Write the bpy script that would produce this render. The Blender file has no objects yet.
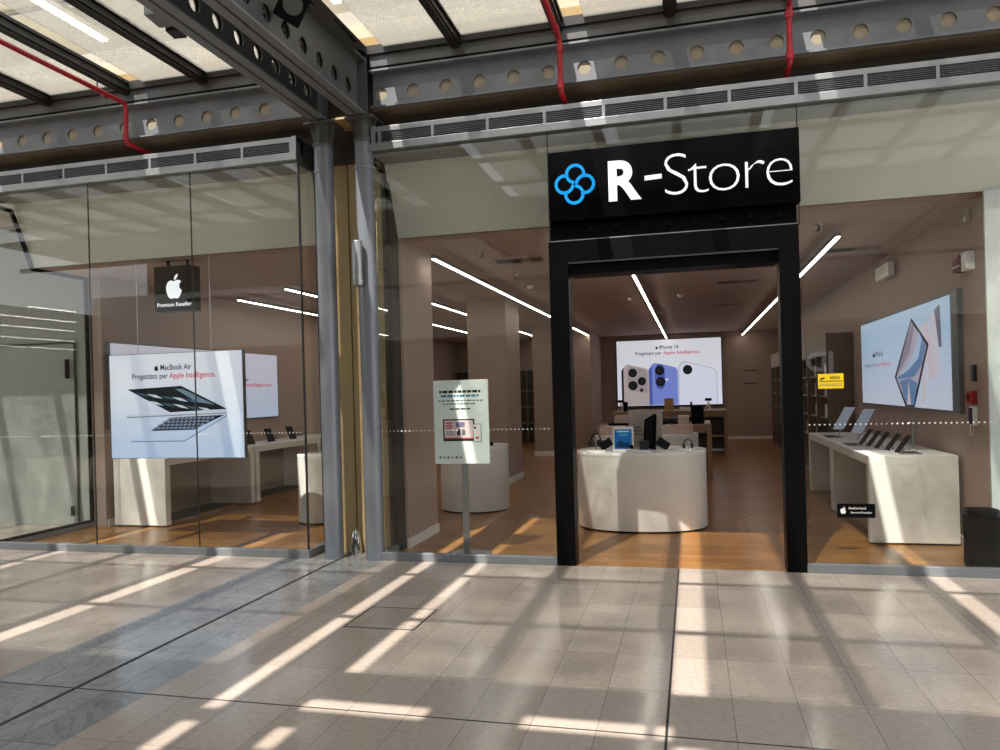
import bpy, math, random
from mathutils import Vector, Matrix
random.seed(7)
S = bpy.context.scene
COL = S.collection
PI = math.pi

# ------------------------------------------------------------------ colours and materials
def lin(c):
    return c / 12.92 if c <= 0.04045 else ((c + 0.055) / 1.055) ** 2.4
def hx(h):
    h = h.lstrip('#')
    return tuple(lin(int(h[i:i + 2], 16) / 255) for i in (0, 2, 4)) + (1.0,)

def new_mat(name):
    m = bpy.data.materials.new(name)
    m.use_nodes = True
    nt = m.node_tree
    nt.nodes.clear()
    out = nt.nodes.new('ShaderNodeOutputMaterial')
    return m, nt, out

def pbr(name, col, rough=0.5, metal=0.0, var=0.0, scale=6.0, emit=None, es=0.0, bump=0.0, coat=0.0, stretch=None, spec=0.5):
    m, nt, out = new_mat(name)
    b = nt.nodes.new('ShaderNodeBsdfPrincipled')
    if len(col) == 3: col = tuple(col) + (1,)
    b.inputs['Base Color'].default_value = col
    b.inputs['Roughness'].default_value = rough
    b.inputs['Metallic'].default_value = metal
    b.inputs['Coat Weight'].default_value = coat
    b.inputs['Specular IOR Level'].default_value = spec
    if emit:
        b.inputs['Emission Color'].default_value = tuple(emit)[:3] + (1,)
        b.inputs['Emission Strength'].default_value = es
    if var > 0 or bump > 0:
        tc = nt.nodes.new('ShaderNodeTexCoord')
        no = nt.nodes.new('ShaderNodeTexNoise')
        no.inputs['Scale'].default_value = scale
        no.inputs['Detail'].default_value = 5
        if stretch:
            mp = nt.nodes.new('ShaderNodeMapping')
            mp.inputs['Scale'].default_value = stretch
            nt.links.new(tc.outputs['Object'], mp.inputs[0]); nt.links.new(mp.outputs[0], no.inputs['Vector'])
        else:
            nt.links.new(tc.outputs['Object'], no.inputs['Vector'])
        if var > 0:
            mx = nt.nodes.new('ShaderNodeMix'); mx.data_type = 'RGBA'
            mx.inputs[6].default_value = tuple(max(0, c * (1 - var)) for c in col[:3]) + (1,)
            mx.inputs[7].default_value = tuple(min(1, c * (1 + var)) for c in col[:3]) + (1,)
            rp = nt.nodes.new('ShaderNodeMapRange')
            rp.inputs[1].default_value = 0.3; rp.inputs[2].default_value = 0.7
            nt.links.new(no.outputs['Fac'], rp.inputs[0])
            nt.links.new(rp.outputs[0], mx.inputs[0])
            nt.links.new(mx.outputs[2], b.inputs['Base Color'])
        if bump > 0:
            bp = nt.nodes.new('ShaderNodeBump')
            bp.inputs['Strength'].default_value = bump
            bp.inputs['Distance'].default_value = 0.01
            nt.links.new(no.outputs['Fac'], bp.inputs['Height'])
            nt.links.new(bp.outputs[0], b.inputs['Normal'])
    nt.links.new(b.outputs[0], out.inputs[0])
    return m

def emis(name, col, strength=1.0):
    """A lit screen or lamp: gives off light, with the faint gloss of its cover."""
    return pbr(name, tuple(c * 0.22 for c in col[:3]) + (1,), 0.35, emit=col, es=strength, spec=0.3)

def emis_grad(name, bottom, top, strength):
    m, nt, out = new_mat(name)
    b = nt.nodes.new('ShaderNodeBsdfPrincipled')
    b.inputs['Base Color'].default_value = (0.25, 0.25, 0.25, 1)
    b.inputs['Roughness'].default_value = 0.3
    tc = nt.nodes.new('ShaderNodeTexCoord')
    sp = nt.nodes.new('ShaderNodeSeparateXYZ')
    cr = nt.nodes.new('ShaderNodeValToRGB')
    cr.color_ramp.elements[0].color = bottom
    cr.color_ramp.elements[1].color = top
    cr.color_ramp.elements[1].position = 0.75
    nt.links.new(tc.outputs['Generated'], sp.inputs[0])
    nt.links.new(sp.outputs[2], cr.inputs[0])
    nt.links.new(cr.outputs[0], b.inputs['Emission Color'])
    b.inputs['Emission Strength'].default_value = strength
    nt.links.new(b.outputs[0], out.inputs[0])
    return m

def glass_mat(name, tint=(0.95, 0.965, 0.955, 1), ior=1.58):
    m, nt, out = new_mat(name)
    tr = nt.nodes.new('ShaderNodeBsdfTransparent'); tr.inputs[0].default_value = tint
    gl = nt.nodes.new('ShaderNodeBsdfGlossy'); gl.inputs['Roughness'].default_value = 0.0
    gl.inputs[0].default_value = (1, 1, 1, 1)
    fr = nt.nodes.new('ShaderNodeFresnel'); fr.inputs[0].default_value = ior
    ge = nt.nodes.new('ShaderNodeNewGeometry')
    mt = nt.nodes.new('ShaderNodeMath'); mt.operation = 'SUBTRACT'; mt.inputs[0].default_value = 1
    mu = nt.nodes.new('ShaderNodeMath'); mu.operation = 'MULTIPLY'
    mx = nt.nodes.new('ShaderNodeMixShader')
    nt.links.new(ge.outputs['Backfacing'], mt.inputs[1])
    nt.links.new(mt.outputs[0], mu.inputs[0]); nt.links.new(fr.outputs[0], mu.inputs[1])
    nt.links.new(mu.outputs[0], mx.inputs[0])
    nt.links.new(tr.outputs[0], mx.inputs[1]); nt.links.new(gl.outputs[0], mx.inputs[2])
    nt.links.new(mx.outputs[0], out.inputs[0])
    return m

def roof_glass(name, tint, dmin, dmax):
    m, nt, out = new_mat(name)
    tc = nt.nodes.new('ShaderNodeTexCoord')
    n1 = nt.nodes.new('ShaderNodeTexNoise'); n1.inputs['Scale'].default_value = 1.6; n1.inputs['Detail'].default_value = 8; n1.inputs['Roughness'].default_value = 0.7
    n2 = nt.nodes.new('ShaderNodeTexNoise'); n2.inputs['Scale'].default_value = 26; n2.inputs['Detail'].default_value = 4
    nt.links.new(tc.outputs['Object'], n1.inputs['Vector']); nt.links.new(tc.outputs['Object'], n2.inputs['Vector'])
    ad = nt.nodes.new('ShaderNodeMath'); ad.operation = 'MULTIPLY_ADD'
    nt.links.new(n2.outputs['Fac'], ad.inputs[0]); ad.inputs[1].default_value = 0.5; nt.links.new(n1.outputs['Fac'], ad.inputs[2])
    mr = nt.nodes.new('ShaderNodeMapRange')
    mr.inputs[1].default_value = 0.55; mr.inputs[2].default_value = 1.0; mr.inputs[3].default_value = dmin; mr.inputs[4].default_value = dmax
    sp = nt.nodes.new('ShaderNodeSeparateXYZ'); nt.links.new(tc.outputs['Object'], sp.inputs[0])
    ed = nt.nodes.new('ShaderNodeMapRange'); ed.inputs[1].default_value = -1.1; ed.inputs[2].default_value = 0.0; ed.inputs[3].default_value = 0.0; ed.inputs[4].default_value = 0.28
    nt.links.new(sp.outputs[1], ed.inputs[0])
    a2 = nt.nodes.new('ShaderNodeMath'); a2.operation = 'ADD'; nt.links.new(ad.outputs[0], a2.inputs[0]); nt.links.new(ed.outputs[0], a2.inputs[1])
    nt.links.new(a2.outputs[0], mr.inputs[0])
    tr = nt.nodes.new('ShaderNodeBsdfTransparent'); tr.inputs[0].default_value = (tint, tint, tint * 0.985, 1)
    tl = nt.nodes.new('ShaderNodeBsdfTranslucent'); tl.inputs[0].default_value = (0.34, 0.32, 0.275, 1)
    df = nt.nodes.new('ShaderNodeBsdfDiffuse'); df.inputs[0].default_value = (0.29, 0.265, 0.22, 1)
    m1 = nt.nodes.new('ShaderNodeMixShader'); m1.inputs[0].default_value = 0.25
    nt.links.new(tl.outputs[0], m1.inputs[1]); nt.links.new(df.outputs[0], m1.inputs[2])
    m2 = nt.nodes.new('ShaderNodeMixShader')
    nt.links.new(mr.outputs[0], m2.inputs[0]); nt.links.new(tr.outputs[0], m2.inputs[1]); nt.links.new(m1.outputs[0], m2.inputs[2])
    nt.links.new(m2.outputs[0], out.inputs[0])
    return m

def tile_mat(name, c1, c2, mortar, bw, rh, loc, offset=0.0, rough=0.2, msize=0.004, noise=0.12, nscale=30, grain=None, spec=0.5, veins=False):
    m, nt, out = new_mat(name)
    b = nt.nodes.new('ShaderNodeBsdfPrincipled')
    tc = nt.nodes.new('ShaderNodeTexCoord')
    mp = nt.nodes.new('ShaderNodeMapping'); mp.inputs['Location'].default_value = loc
    br = nt.nodes.new('ShaderNodeTexBrick')
    br.offset = offset; br.squash = 1.0
    br.inputs['Scale'].default_value = 1.0
    br.inputs['Color1'].default_value = c1; br.inputs['Color2'].default_value = c2; br.inputs['Mortar'].default_value = mortar
    br.inputs['Mortar Size'].default_value = msize; br.inputs['Mortar Smooth'].default_value = 0.0
    br.inputs['Brick Width'].default_value = bw; br.inputs['Row Height'].default_value = rh
    nt.links.new(tc.outputs['Object'], mp.inputs[0]); nt.links.new(mp.outputs[0], br.inputs['Vector'])
    no = nt.nodes.new('ShaderNodeTexNoise'); no.inputs['Scale'].default_value = nscale; no.inputs['Detail'].default_value = 6
    if grain:
        g = nt.nodes.new('ShaderNodeMapping'); g.inputs['Scale'].default_value = grain
        nt.links.new(tc.outputs['Object'], g.inputs[0]); nt.links.new(g.outputs[0], no.inputs['Vector'])
    else:
        nt.links.new(tc.outputs['Object'], no.inputs['Vector'])
    mr = nt.nodes.new('ShaderNodeMapRange')
    mr.inputs[1].default_value = 0.25; mr.inputs[2].default_value = 0.75; mr.inputs[3].default_value = 1 - noise; mr.inputs[4].default_value = 1 + noise
    nt.links.new(no.outputs['Fac'], mr.inputs[0])
    mx = nt.nodes.new('ShaderNodeMix'); mx.data_type = 'RGBA'; mx.blend_type = 'MULTIPLY'; mx.inputs[0].default_value = 1.0
    nt.links.new(br.outputs['Color'], mx.inputs[6]); nt.links.new(mr.outputs[0], mx.inputs[7])
    last = mx.outputs[2]
    if veins:
        n3 = nt.nodes.new('ShaderNodeTexNoise'); n3.inputs['Scale'].default_value = 3.4; n3.inputs['Detail'].default_value = 9; n3.inputs['Distortion'].default_value = 1.6
        nt.links.new(tc.outputs['Object'], n3.inputs['Vector'])
        cr = nt.nodes.new('ShaderNodeValToRGB')
        e = cr.color_ramp.elements
        e[0].position = 0.36; e[0].color = (1, 1, 1, 1); e[1].position = 0.60; e[1].color = (0.98, 0.98, 0.98, 1)
        k = cr.color_ramp.elements.new(0.49); k.color = (0.72, 0.72, 0.73, 1)
        k = cr.color_ramp.elements.new(0.45); k.color = (0.92, 0.92, 0.92, 1)
        k = cr.color_ramp.elements.new(0.52); k.color = (1.0, 1.0, 1.0, 1)
        nt.links.new(n3.outputs['Fac'], cr.inputs[0])
        m3 = nt.nodes.new('ShaderNodeMix'); m3.data_type = 'RGBA'; m3.blend_type = 'MULTIPLY'; m3.inputs[0].default_value = 1.0
        nt.links.new(last, m3.inputs[6]); nt.links.new(cr.outputs[0], m3.inputs[7]); last = m3.outputs[2]
    nt.links.new(last, b.inputs['Base Color'])
    n2 = nt.nodes.new('ShaderNodeTexNoise'); n2.inputs['Scale'].default_value = 2.5; n2.inputs['Detail'].default_value = 3
    nt.links.new(tc.outputs['Object'], n2.inputs['Vector'])
    r2 = nt.nodes.new('ShaderNodeMapRange'); r2.inputs[3].default_value = rough * 0.75; r2.inputs[4].default_value = rough * 1.3
    nt.links.new(n2.outputs['Fac'], r2.inputs[0]); nt.links.new(r2.outputs[0], b.inputs['Roughness'])
    b.inputs['Specular IOR Level'].default_value = spec
    nt.links.new(b.outputs[0], out.inputs[0])
    return m

M = {}
M['tile'] = tile_mat('mall_stone', hx('#ab9e92'), hx('#9c8f83'), hx('#776d62'), 0.3165, 0.53, (0.16, 3.335, 0), rough=0.15, msize=0.0018)
M['marble'] = tile_mat('grey_marble', hx('#8f8e8d'), hx('#818181'), hx('#69696b'), 0.53, 0.62, (0.0, 3.335, 0), rough=0.17, veins=True, nscale=5)
M['wood'] = tile_mat('oak_boards', hx('#9a6a35'), hx('#82572b'), hx('#432b15'), 1.35, 0.145, (0.3, 0, 0), offset=0.37, rough=0.3, msize=0.0045, noise=0.2, nscale=3.0, grain=(1.2, 22, 1))
M['glass'] = glass_mat('shop_glass')
M['roofglass'] = roof_glass('dusty_roof_glass', 0.70, 0.16, 0.70)
M['roofglass_clear'] = roof_glass('clear_roof_glass', 0.80, 0.06, 0.62)
M['acrylic'] = glass_mat('clear_acrylic', (0.97, 0.98, 0.98, 1), 1.45)
M['steel'] = pbr('grey_painted_steel', hx('#66686b'), 0.42, 0.0, 0.10, 4)
M['steel_dark'] = pbr('dark_grey_painted_steel', hx('#4a4947'), 0.45, 0.0, 0.10, 5)
M['bronze'] = pbr('dark_bronze_aluminium', hx('#221f1d'), 0.45, 0.0, 0.15, 5, spec=0.3)
M['alu'] = pbr('brushed_aluminium', hx('#97989a'), 0.38, 0.75, 0.08, 20, stretch=(0.2, 1, 1))
M['alu_dark'] = pbr('grey_aluminium', hx('#76797c'), 0.42, 0.5)
M['kerb'] = pbr('grey_kerb_metal', hx('#7b7f83'), 0.4, 0.35, 0.06, 8)
M['column'] = pbr('blue_grey_column_paint', hx('#6c7076'), 0.33, 0.1, 0.05, 3)
M['black'] = pbr('satin_black', hx('#0b0a0b'), 0.4, spec=0.08)
M['black_gloss'] = pbr('gloss_black', hx('#060506'), 0.12, spec=0.10)
M['rubber'] = pbr('dark_sealant', hx('#1c1d1c'), 0.6)
M['red'] = pbr('red_pipe_paint', hx('#a01420'), 0.35, 0, 0.12, 12)
M['spandrel'] = pbr('pale_grey_panel', hx('#cac7bb'), 0.6, 0, 0.03, 2)
M['wall'] = pbr('warm_plaster', hx('#a58f84'), 0.75, 0, 0.03, 1.5)
M['ceil'] = pbr('warm_ceiling_paint', hx('#b09a8e'), 0.8, 0, 0.02, 1.5)
M['tan'] = pbr('tan_cladding', hx('#ab9369'), 0.55, 0, 0.10, 3, stretch=(3, 3, 0.4))
M['stand_in'] = pbr('beige_stand_in', hx('#8a7e69'), 0.7, 0, 0.08, 5)
M['brownwall'] = pbr('brown_render', hx('#6e5d47'), 0.8, 0, 0.2, 3, bump=0.2)
M['white'] = pbr('white_laminate', hx('#e0dcd5'), 0.4, 0, 0.03, 3)
M['white_bright'] = pbr('white_plastic', hx('#e8e6e2'), 0.35)
M['soffit_grey'] = pbr('grey_soffit_paint', hx('#8f918c'), 0.6, 0, 0.03, 2)
M['frontwall'] = pbr('pale_end_panel', hx('#c9ccc8'), 0.6, 0, 0.03, 2)
M['lightwall'] = pbr('pale_grey_wall', hx('#979993'), 0.6, 0, 0.03, 2)
M['taupe'] = pbr('taupe_veneer', hx('#8f8069'), 0.5, 0, 0.06, 6, stretch=(1, 1, 8))
M['tablewood'] = pbr('brown_table_veneer', hx('#94775f'), 0.45, 0, 0.10, 6, stretch=(1, 6, 6))
M['darkwood'] = pbr('dark_cabinet_veneer', hx('#6b5c4e'), 0.5, 0, 0.08, 5, stretch=(6, 6, 1))
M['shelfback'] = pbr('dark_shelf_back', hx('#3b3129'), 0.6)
M['deck'] = pbr('pale_bounce_gravel', hx('#efe8d8'), 0.9, 0, 0.08, 8)
M['deckwall'] = pbr('tan_deck_plaster', hx('#c0a982'), 0.9, 0, 0.2, 1.2)
M['soffit'] = pbr('concrete_soffit', hx('#a09f97'), 0.9, 0, 0.10, 2.5)
M['chrome'] = pbr('polished_metal', hx('#c8c8c8'), 0.15, 1.0)
M['led'] = emis('led_diffuser', (1.0, 0.93, 0.84), 15.0)
M['tube'] = emis('fluorescent_tube', (1.0, 1.0, 0.92), 14.0)
M['glow_white'] = emis('lit_letters', (0.95, 0.96, 1.0), 0.95)
M['glow_cyan'] = emis('lit_blue_mark', hx('#119dea'), 0.95)
M['screen_blue'] = emis_grad('lit_screen_blue', hx('#9fbde6'), hx('#d3d8e8'), 0.72)
M['screen_wall'] = emis_grad('lit_screen_lilac', hx('#b9cbe8'), hx('#cfcbdd'), 0.62)
M['screen_ipad'] = emis_grad('lit_screen_sky', hx('#c6cbe0'), hx('#9cbbd8'), 0.72)
M['screen_white'] = emis_grad('lit_screen_white', hx('#d6d8e8'), hx('#d2d3dc'), 0.85)
M['screen_off'] = pbr('dark_device_glass', hx('#0c0b0d'), 0.3, spec=0.2)
M['screen_pale'] = emis('lit_device_screen', hx('#aab3c4'), 0.35)
M['leaflet_glow'] = emis('self_lit_blue_leaflet', hx('#1c62a8'), 0.45)
M['flood_lens'] = pbr('floodlight_glass', hx('#4c4f4b'), 0.15, 0.2)
M['silver'] = pbr('silver_metal', hx('#b7b7ba'), 0.3, 0.9)
M['charcoal'] = pbr('charcoal_plastic', hx('#2a2a2c'), 0.4)
M['print_white'] = pbr('white_board', hx('#e0e6e2'), 0.5)
M['ink'] = pbr('black_ink', hx('#1b1d22'), 0.6)
M['ink_teal'] = pbr('teal_ink', hx('#2f7f97'), 0.6)
M['ink_grey'] = pbr('grey_ink', hx('#5f676b'), 0.6)
M['ink_red'] = pbr('red_ink', hx('#c04a3c'), 0.6)
M['ink_pink'] = pbr('pink_ink', hx('#d9c3c6'), 0.6)
M['ink_purple'] = pbr('purple_ink', hx('#7d6f8e'), 0.6)
M['yellow'] = pbr('yellow_sticker', hx('#f2cf10'), 0.4)
M['dots'] = pbr('frosted_dots', hx('#c9ccc8'), 0.7)
M['siren_red'] = pbr('dark_red_plastic', hx('#6a0f1a'), 0.6, spec=0.1)
M['alarm_red'] = pbr('alarm_red_plastic', hx('#a81d22'), 0.35)
M['kraft'] = pbr('pale_box_card', hx('#c9b3a4'), 0.6)
M['box_grey'] = pbr('box_grey_card', hx('#a59a90'), 0.6)
M['box_dark'] = pbr('box_dark_card', hx('#4a4039'), 0.6)
M['box_tan'] = pbr('box_tan_card', hx('#b08a5c'), 0.6)
M['mesh_black'] = pbr('black_wire', hx('#070708'), 0.5, spec=0.1)
M['liner'] = pbr('dark_bin_liner', hx('#080809'), 0.6, spec=0.05)
def ge(key, h, s=0.8):
    if key not in M: M[key] = emis(key, hx(h), s)
    return M[key]

# ------------------------------------------------------------------ mesh building
def wloc(o):
    v = Vector((0, 0, 0))
    while o:
        v += o.location; o = o.parent
    return v

class MB:
    def __init__(s):
        s.v = []; s.f = []; s.m = []; s.sm = []
    def poly(s, pts, m=0, smooth=False):
        i = len(s.v); s.v += [tuple(p) for p in pts]
        s.f.append(tuple(range(i, i + len(pts)))); s.m.append(m); s.sm.append(smooth)
        return s
    def faces(s, verts, faces, m=0, smooth=False):
        i = len(s.v); s.v += [tuple(p) for p in verts]
        for f in faces:
            s.f.append(tuple(i + k for k in f)); s.m.append(m); s.sm.append(smooth)
        return s
    def box(s, x0, x1, y0, y1, z0, z1, m=0):
        if x0 > x1: x0, x1 = x1, x0
        if y0 > y1: y0, y1 = y1, y0
        v = [(x0, y0, z0), (x1, y0, z0), (x1, y1, z0), (x0, y1, z0), (x0, y0, z1), (x1, y0, z1), (x1, y1, z1), (x0, y1, z1)]
        return s.faces(v, [(0, 3, 2, 1), (4, 5, 6, 7), (0, 1, 5, 4), (1, 2, 6, 5), (2, 3, 7, 6), (3, 0, 4, 7)], m)
    def obox(s, c, h, R=None, m=0):
        R = R or Matrix.Identity(3)
        v = []
        for k in range(8):
            p = Vector(((1 if k & 1 else -1) * h[0], (1 if k & 2 else -1) * h[1], (1 if k & 4 else -1) * h[2]))
            v.append(tuple(Vector(c) + R @ p))
        return s.faces(v, [(0, 2, 3, 1), (4, 5, 7, 6), (0, 1, 5, 4), (1, 3, 7, 5), (3, 2, 6, 7), (2, 0, 4, 6)], m)
    def tube(s, pts, r, n=12, m=0, cap=True):
        pts = [Vector(p) for p in pts]
        rs = r if isinstance(r, (list, tuple)) else [r] * len(pts)
        rings = []
        prev = None
        for k, p in enumerate(pts):
            if k == 0: t = pts[1] - p
            elif k == len(pts) - 1: t = p - pts[k - 1]
            else: t = (pts[k + 1] - p).normalized() + (p - pts[k - 1]).normalized()
            t.normalize()
            if prev is None:
                a = Vector((0, 0, 1)) if abs(t.z) < 0.9 else Vector((1, 0, 0))
                u = t.cross(a).normalized()
            else:
                u = (prev - t * prev.dot(t)).normalized()
            prev = u
            w = t.cross(u)
            rings.append([tuple(p + (u * math.cos(2 * PI * j / n) + w * math.sin(2 * PI * j / n)) * rs[k]) for j in range(n)])
        v = [q for R in rings for q in R]
        f = []
        for k in range(len(pts) - 1):
            for j in range(n):
                a, b = k * n + j, k * n + (j + 1) % n
                f.append((a, b, b + n, a + n))
        s.faces(v, f, m, True)
        if cap:
            s.poly(list(reversed(rings[0])), m); s.poly(rings[-1], m)
        return s
    def lathe(s, c, prof, n=40, m=0, sx=1.0, sy=1.0, p=2.0, smooth=True, cap=True):
        v = []; f = []
        for (r, z) in prof:
            for j in range(n):
                a = 2 * PI * j / n
                ca, sa = math.cos(a), math.sin(a)
                q = (abs(ca) ** p + abs(sa) ** p) ** (-1 / p)
                v.append((c[0] + r * sx * ca * q, c[1] + r * sy * sa * q, c[2] + z))
        for k in range(len(prof) - 1):
            for j in range(n):
                a, b = k * n + j, k * n + (j + 1) % n
                f.append((a, b, b + n, a + n))
        s.faces(v, f, m, smooth)
        if cap:
            s.poly(list(reversed(v[:n])), m); s.poly(v[-n:], m)
        return s
    def ext(s, pts, fn, d0, d1, m=0):
        """Prism of a 2D outline; fn(u, v, d) -> point."""
        a = [fn(u, v, d0) for u, v in pts]; b = [fn(u, v, d1) for u, v in pts]
        n = len(pts)
        s.poly(list(reversed(a)), m); s.poly(b, m)
        s.faces(a + b, [(k, (k + 1) % n, n + (k + 1) % n, n + k) for k in range(n)], m)
        return s
    def flat(s, pts, fn, d, m=0):
        return s.poly([fn(u, v, d) for u, v in pts], m)
    def ribbon(s, pts, w, fn, d0, d1, m=0, closed=False):
        n = len(pts); L = []; R = []
        for k in range(n):
            if closed: a, b = pts[k - 1], pts[(k + 1) % n]
            else: a, b = pts[max(0, k - 1)], pts[min(n - 1, k + 1)]
            tx, ty = b[0] - a[0], b[1] - a[1]; l = math.hypot(tx, ty) or 1
            nx, ny = -ty / l * w / 2, tx / l * w / 2
            L.append((pts[k][0] + nx, pts[k][1] + ny)); R.append((pts[k][0] - nx, pts[k][1] - ny))
        for k in range(n if closed else n - 1):
            j = (k + 1) % n
            s.ext([L[k], R[k], R[j], L[j]], fn, d0, d1, m)
        return s
    def build(s, name, mats, parent=None, local=False, bevel=0.0, bseg=2):
        me = bpy.data.meshes.new(name)
        off = Vector((0, 0, 0)) if (local or parent is None) else wloc(parent)
        me.from_pydata([(x - off.x, y - off.y, z - off.z) for x, y, z in s.v], [], s.f)
        if not isinstance(mats, (list, tuple)): mats = [mats]
        for k in mats: me.materials.append(k if not isinstance(k, str) else M[k])
        for p, mi, sm in zip(me.polygons, s.m, s.sm):
            p.material_index = mi; p.use_smooth = sm
        me.update()
        o = bpy.data.objects.new(name, me); COL.objects.link(o)
        if parent: o.parent = parent
        if bevel > 0:
            b = o.modifiers.new('bevel', 'BEVEL'); b.width = bevel; b.segments = bseg; b.limit_method = 'ANGLE'; b.angle_limit = math.radians(40)
        return o

_tc = {}
def text2d(body, bold=0.0, space=1.0):
    """Outline of a line of writing as flat faces; returns verts (u,v), faces, width, height of a capital."""
    key = (body, bold, space)
    if key in _tc: return _tc[key]
    cu = bpy.data.curves.new('writing', 'FONT'); cu.body = body; cu.size = 1.0; cu.offset = bold; cu.space_character = space; cu.resolution_u = 4
    o = bpy.data.objects.new('writing', cu); COL.objects.link(o)
    dg = bpy.context.evaluated_depsgraph_get(); dg.update()
    me = bpy.data.meshes.new_from_object(o.evaluated_get(dg))
    v = [(q.co.x, q.co.y) for q in me.vertices]; f = [tuple(p.vertices) for p in me.polygons]
    bpy.data.objects.remove(o); bpy.data.curves.remove(cu); bpy.data.meshes.remove(me)
    x0 = min(a for a, b in v); x1 = max(a for a, b in v)
    v = [(a - x0, b) for a, b in v]
    _tc[key] = (v, f, x1 - x0)
    return _tc[key]

def put_text(mb, body, fn, u, v, d, width=None, size=None, m=0, bold=0.0, align='l', sv=None, depth=0.0, space=1.0):
    tv, tf, w = text2d(body, bold, space)
    su = size if width is None else width / w
    sy = sv or (size or su)
    W = w * su
    u0 = u if align == 'l' else (u - W / 2 if align == 'c' else u - W)
    pts = [fn(u0 + a * su, v + b * sy, d) for a, b in tv]
    mb.faces(pts, tf, m)
    if depth:
        pts2 = [fn(u0 + a * su, v + b * sy, d - depth) for a, b in tv]
        edge = {}
        for f in tf:
            for i in range(len(f)):
                e = (f[i], f[(i + 1) % len(f)])
                if (e[1], e[0]) in edge: del edge[(e[1], e[0])]
                else: edge[e] = 1
        for (a, b) in edge:
            mb.poly([pts[a], pts[b], pts2[b], pts2[a]], m)
    return W

def circ(cu, cv, r, n=24, a0=0, a1=2 * PI, rv=None):
    return [(cu + r * math.cos(a0 + (a1 - a0) * k / n), cv + (rv or r) * math.sin(a0 + (a1 - a0) * k / n)) for k in range(n)]

def fruit_mark(cu, cv, h):
    """The bitten fruit mark: body outline and leaf, centred on (cu, cv), h high over all."""
    body = [(0.0, .60), (.10, .635), (.22, .665), (.34, .64), (.44, .575), (.36, .50), (.315, .40), (.315, .28), (.36, .17), (.47, .09),
            (.41, -.07), (.33, -.21), (.24, -.315), (.14, -.345), (.05, -.32), (-.03, -.31), (-.11, -.32), (-.20, -.345), (-.30, -.30), (-.40, -.17),
            (-.47, .0), (-.50, .18), (-.49, .34), (-.44, .48), (-.35, .59), (-.24, .645), (-.13, .64)]
    leaf = [(.0, .68), (.02, .80), (.10, .92), (.23, 1.0), (.23, .90), (.17, .78), (.09, .70)]
    t = lambda L: [(cu + a * h / 1.35, cv + (b - .33) * h / 1.35) for a, b in L]
    return t(body), t(leaf)

# ------------------------------------------------------------------ object bookkeeping
def tag(o, label, cat, group=None):
    o['label'] = label; o['category'] = cat
    if group: o['group'] = group
    return o
def thing(name, label, cat, loc=(0, 0, 0), group=None):
    o = bpy.data.objects.new(name, None); COL.objects.link(o)
    o.location = loc; o.empty_display_size = 0.1
    return tag(o, label, cat, group)
def struct(o, label=None):
    o['kind'] = 'structure'
    if label: o['label'] = label
    return o
def dup(o, loc=None, label=None, group=None, parent=None):
    c = o.copy(); COL.objects.link(c)
    if parent: c.parent = parent
    for ch in [k for k in bpy.data.objects if k.parent == o]: dup(ch, parent=c)
    if loc is not None: c.location = loc
    if label: c['label'] = label
    if group: c['group'] = group
    return c

FX = lambda y: (lambda u, v, d: (u, y - d, v))            # upright plane facing the mall: u = x, v = z, d towards the viewer
def FYp(x): return lambda u, v, d: (x - d, u, v)           # plane of the right-hand wall, facing into the shop: u = y
def FYm(x): return lambda u, v, d: (x + d, u, v)           # plane of the left-hand wall, facing into the shop: u = y

# ================================================================== FLOORS
struct(MB().box(-2.93, 14, -18, 0.0, -0.2, 0, 0).build('floor', 'tile'), 'polished beige stone tiles of the mall floor')
struct(MB().box(-20, -4.0, -18, 0.0, -0.2, 0).build('floor_tiles', 'tile'), 'polished beige stone tiles beyond the marble band')
struct(MB().box(-4.0, -2.93, -18, 0.5, -0.2, 0).build('floor_marble', 'marble'), 'grey veined marble band of the mall floor')
struct(MB().box(-20, -7.6, 0, 1.4, -0.2, 0).build('floor_recess', 'tile'))
struct(MB().box(-7.6, -4.0, 0.0, 17, -0.2, 0.0).build('floor_shop', 'wood'), 'oak board floor of the shop')
struct(MB().box(-4.0, -2.93, 0.5, 17, -0.2, 0.0).build('floor_shop_middle', 'wood'))
struct(MB().box(-2.93, 2.6, 0.0, 17, -0.2, 0.0).build('floor_shop_main', 'wood'))
tag(MB().box(-3.420, -3.392, -12, 0.3, -0.02, 0.0015).build('floor_slot', 'rubber'), 'dark slot drain running along the grey marble band', 'drain')
tag(MB().box(-0.161, -0.149, -12, -0.03, -0.02, 0.0015).build('floor_joint', 'rubber'), 'dark expansion joint running to the shop doorway', 'floor joint')
tag(MB().box(-12, 8, -3.340, -3.332, -0.02, 0.0015).build('floor_joint', 'rubber'), 'dark expansion joint crossing the mall floor parallel to the shop', 'floor joint')
h = thing('floor_hatch', 'square access hatch with thin dark rim in the beige tiles', 'hatch', (-2.13, -1.79, 0))
hm = MB()
for a in ((-2.39, -1.87, -2.045, -2.035), (-2.39, -1.87, -1.555, -1.545), (-2.39, -2.38, -2.045, -1.545), (-1.88, -1.87, -2.045, -1.545)):
    hm.box(*a, -0.01, 0.0025)
hm.build('rim', 'rubber', h)
MB().box(-2.38, -1.88, -2.035, -1.555, -0.01, 0.0012).build('cover', 'tile', h)

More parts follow.
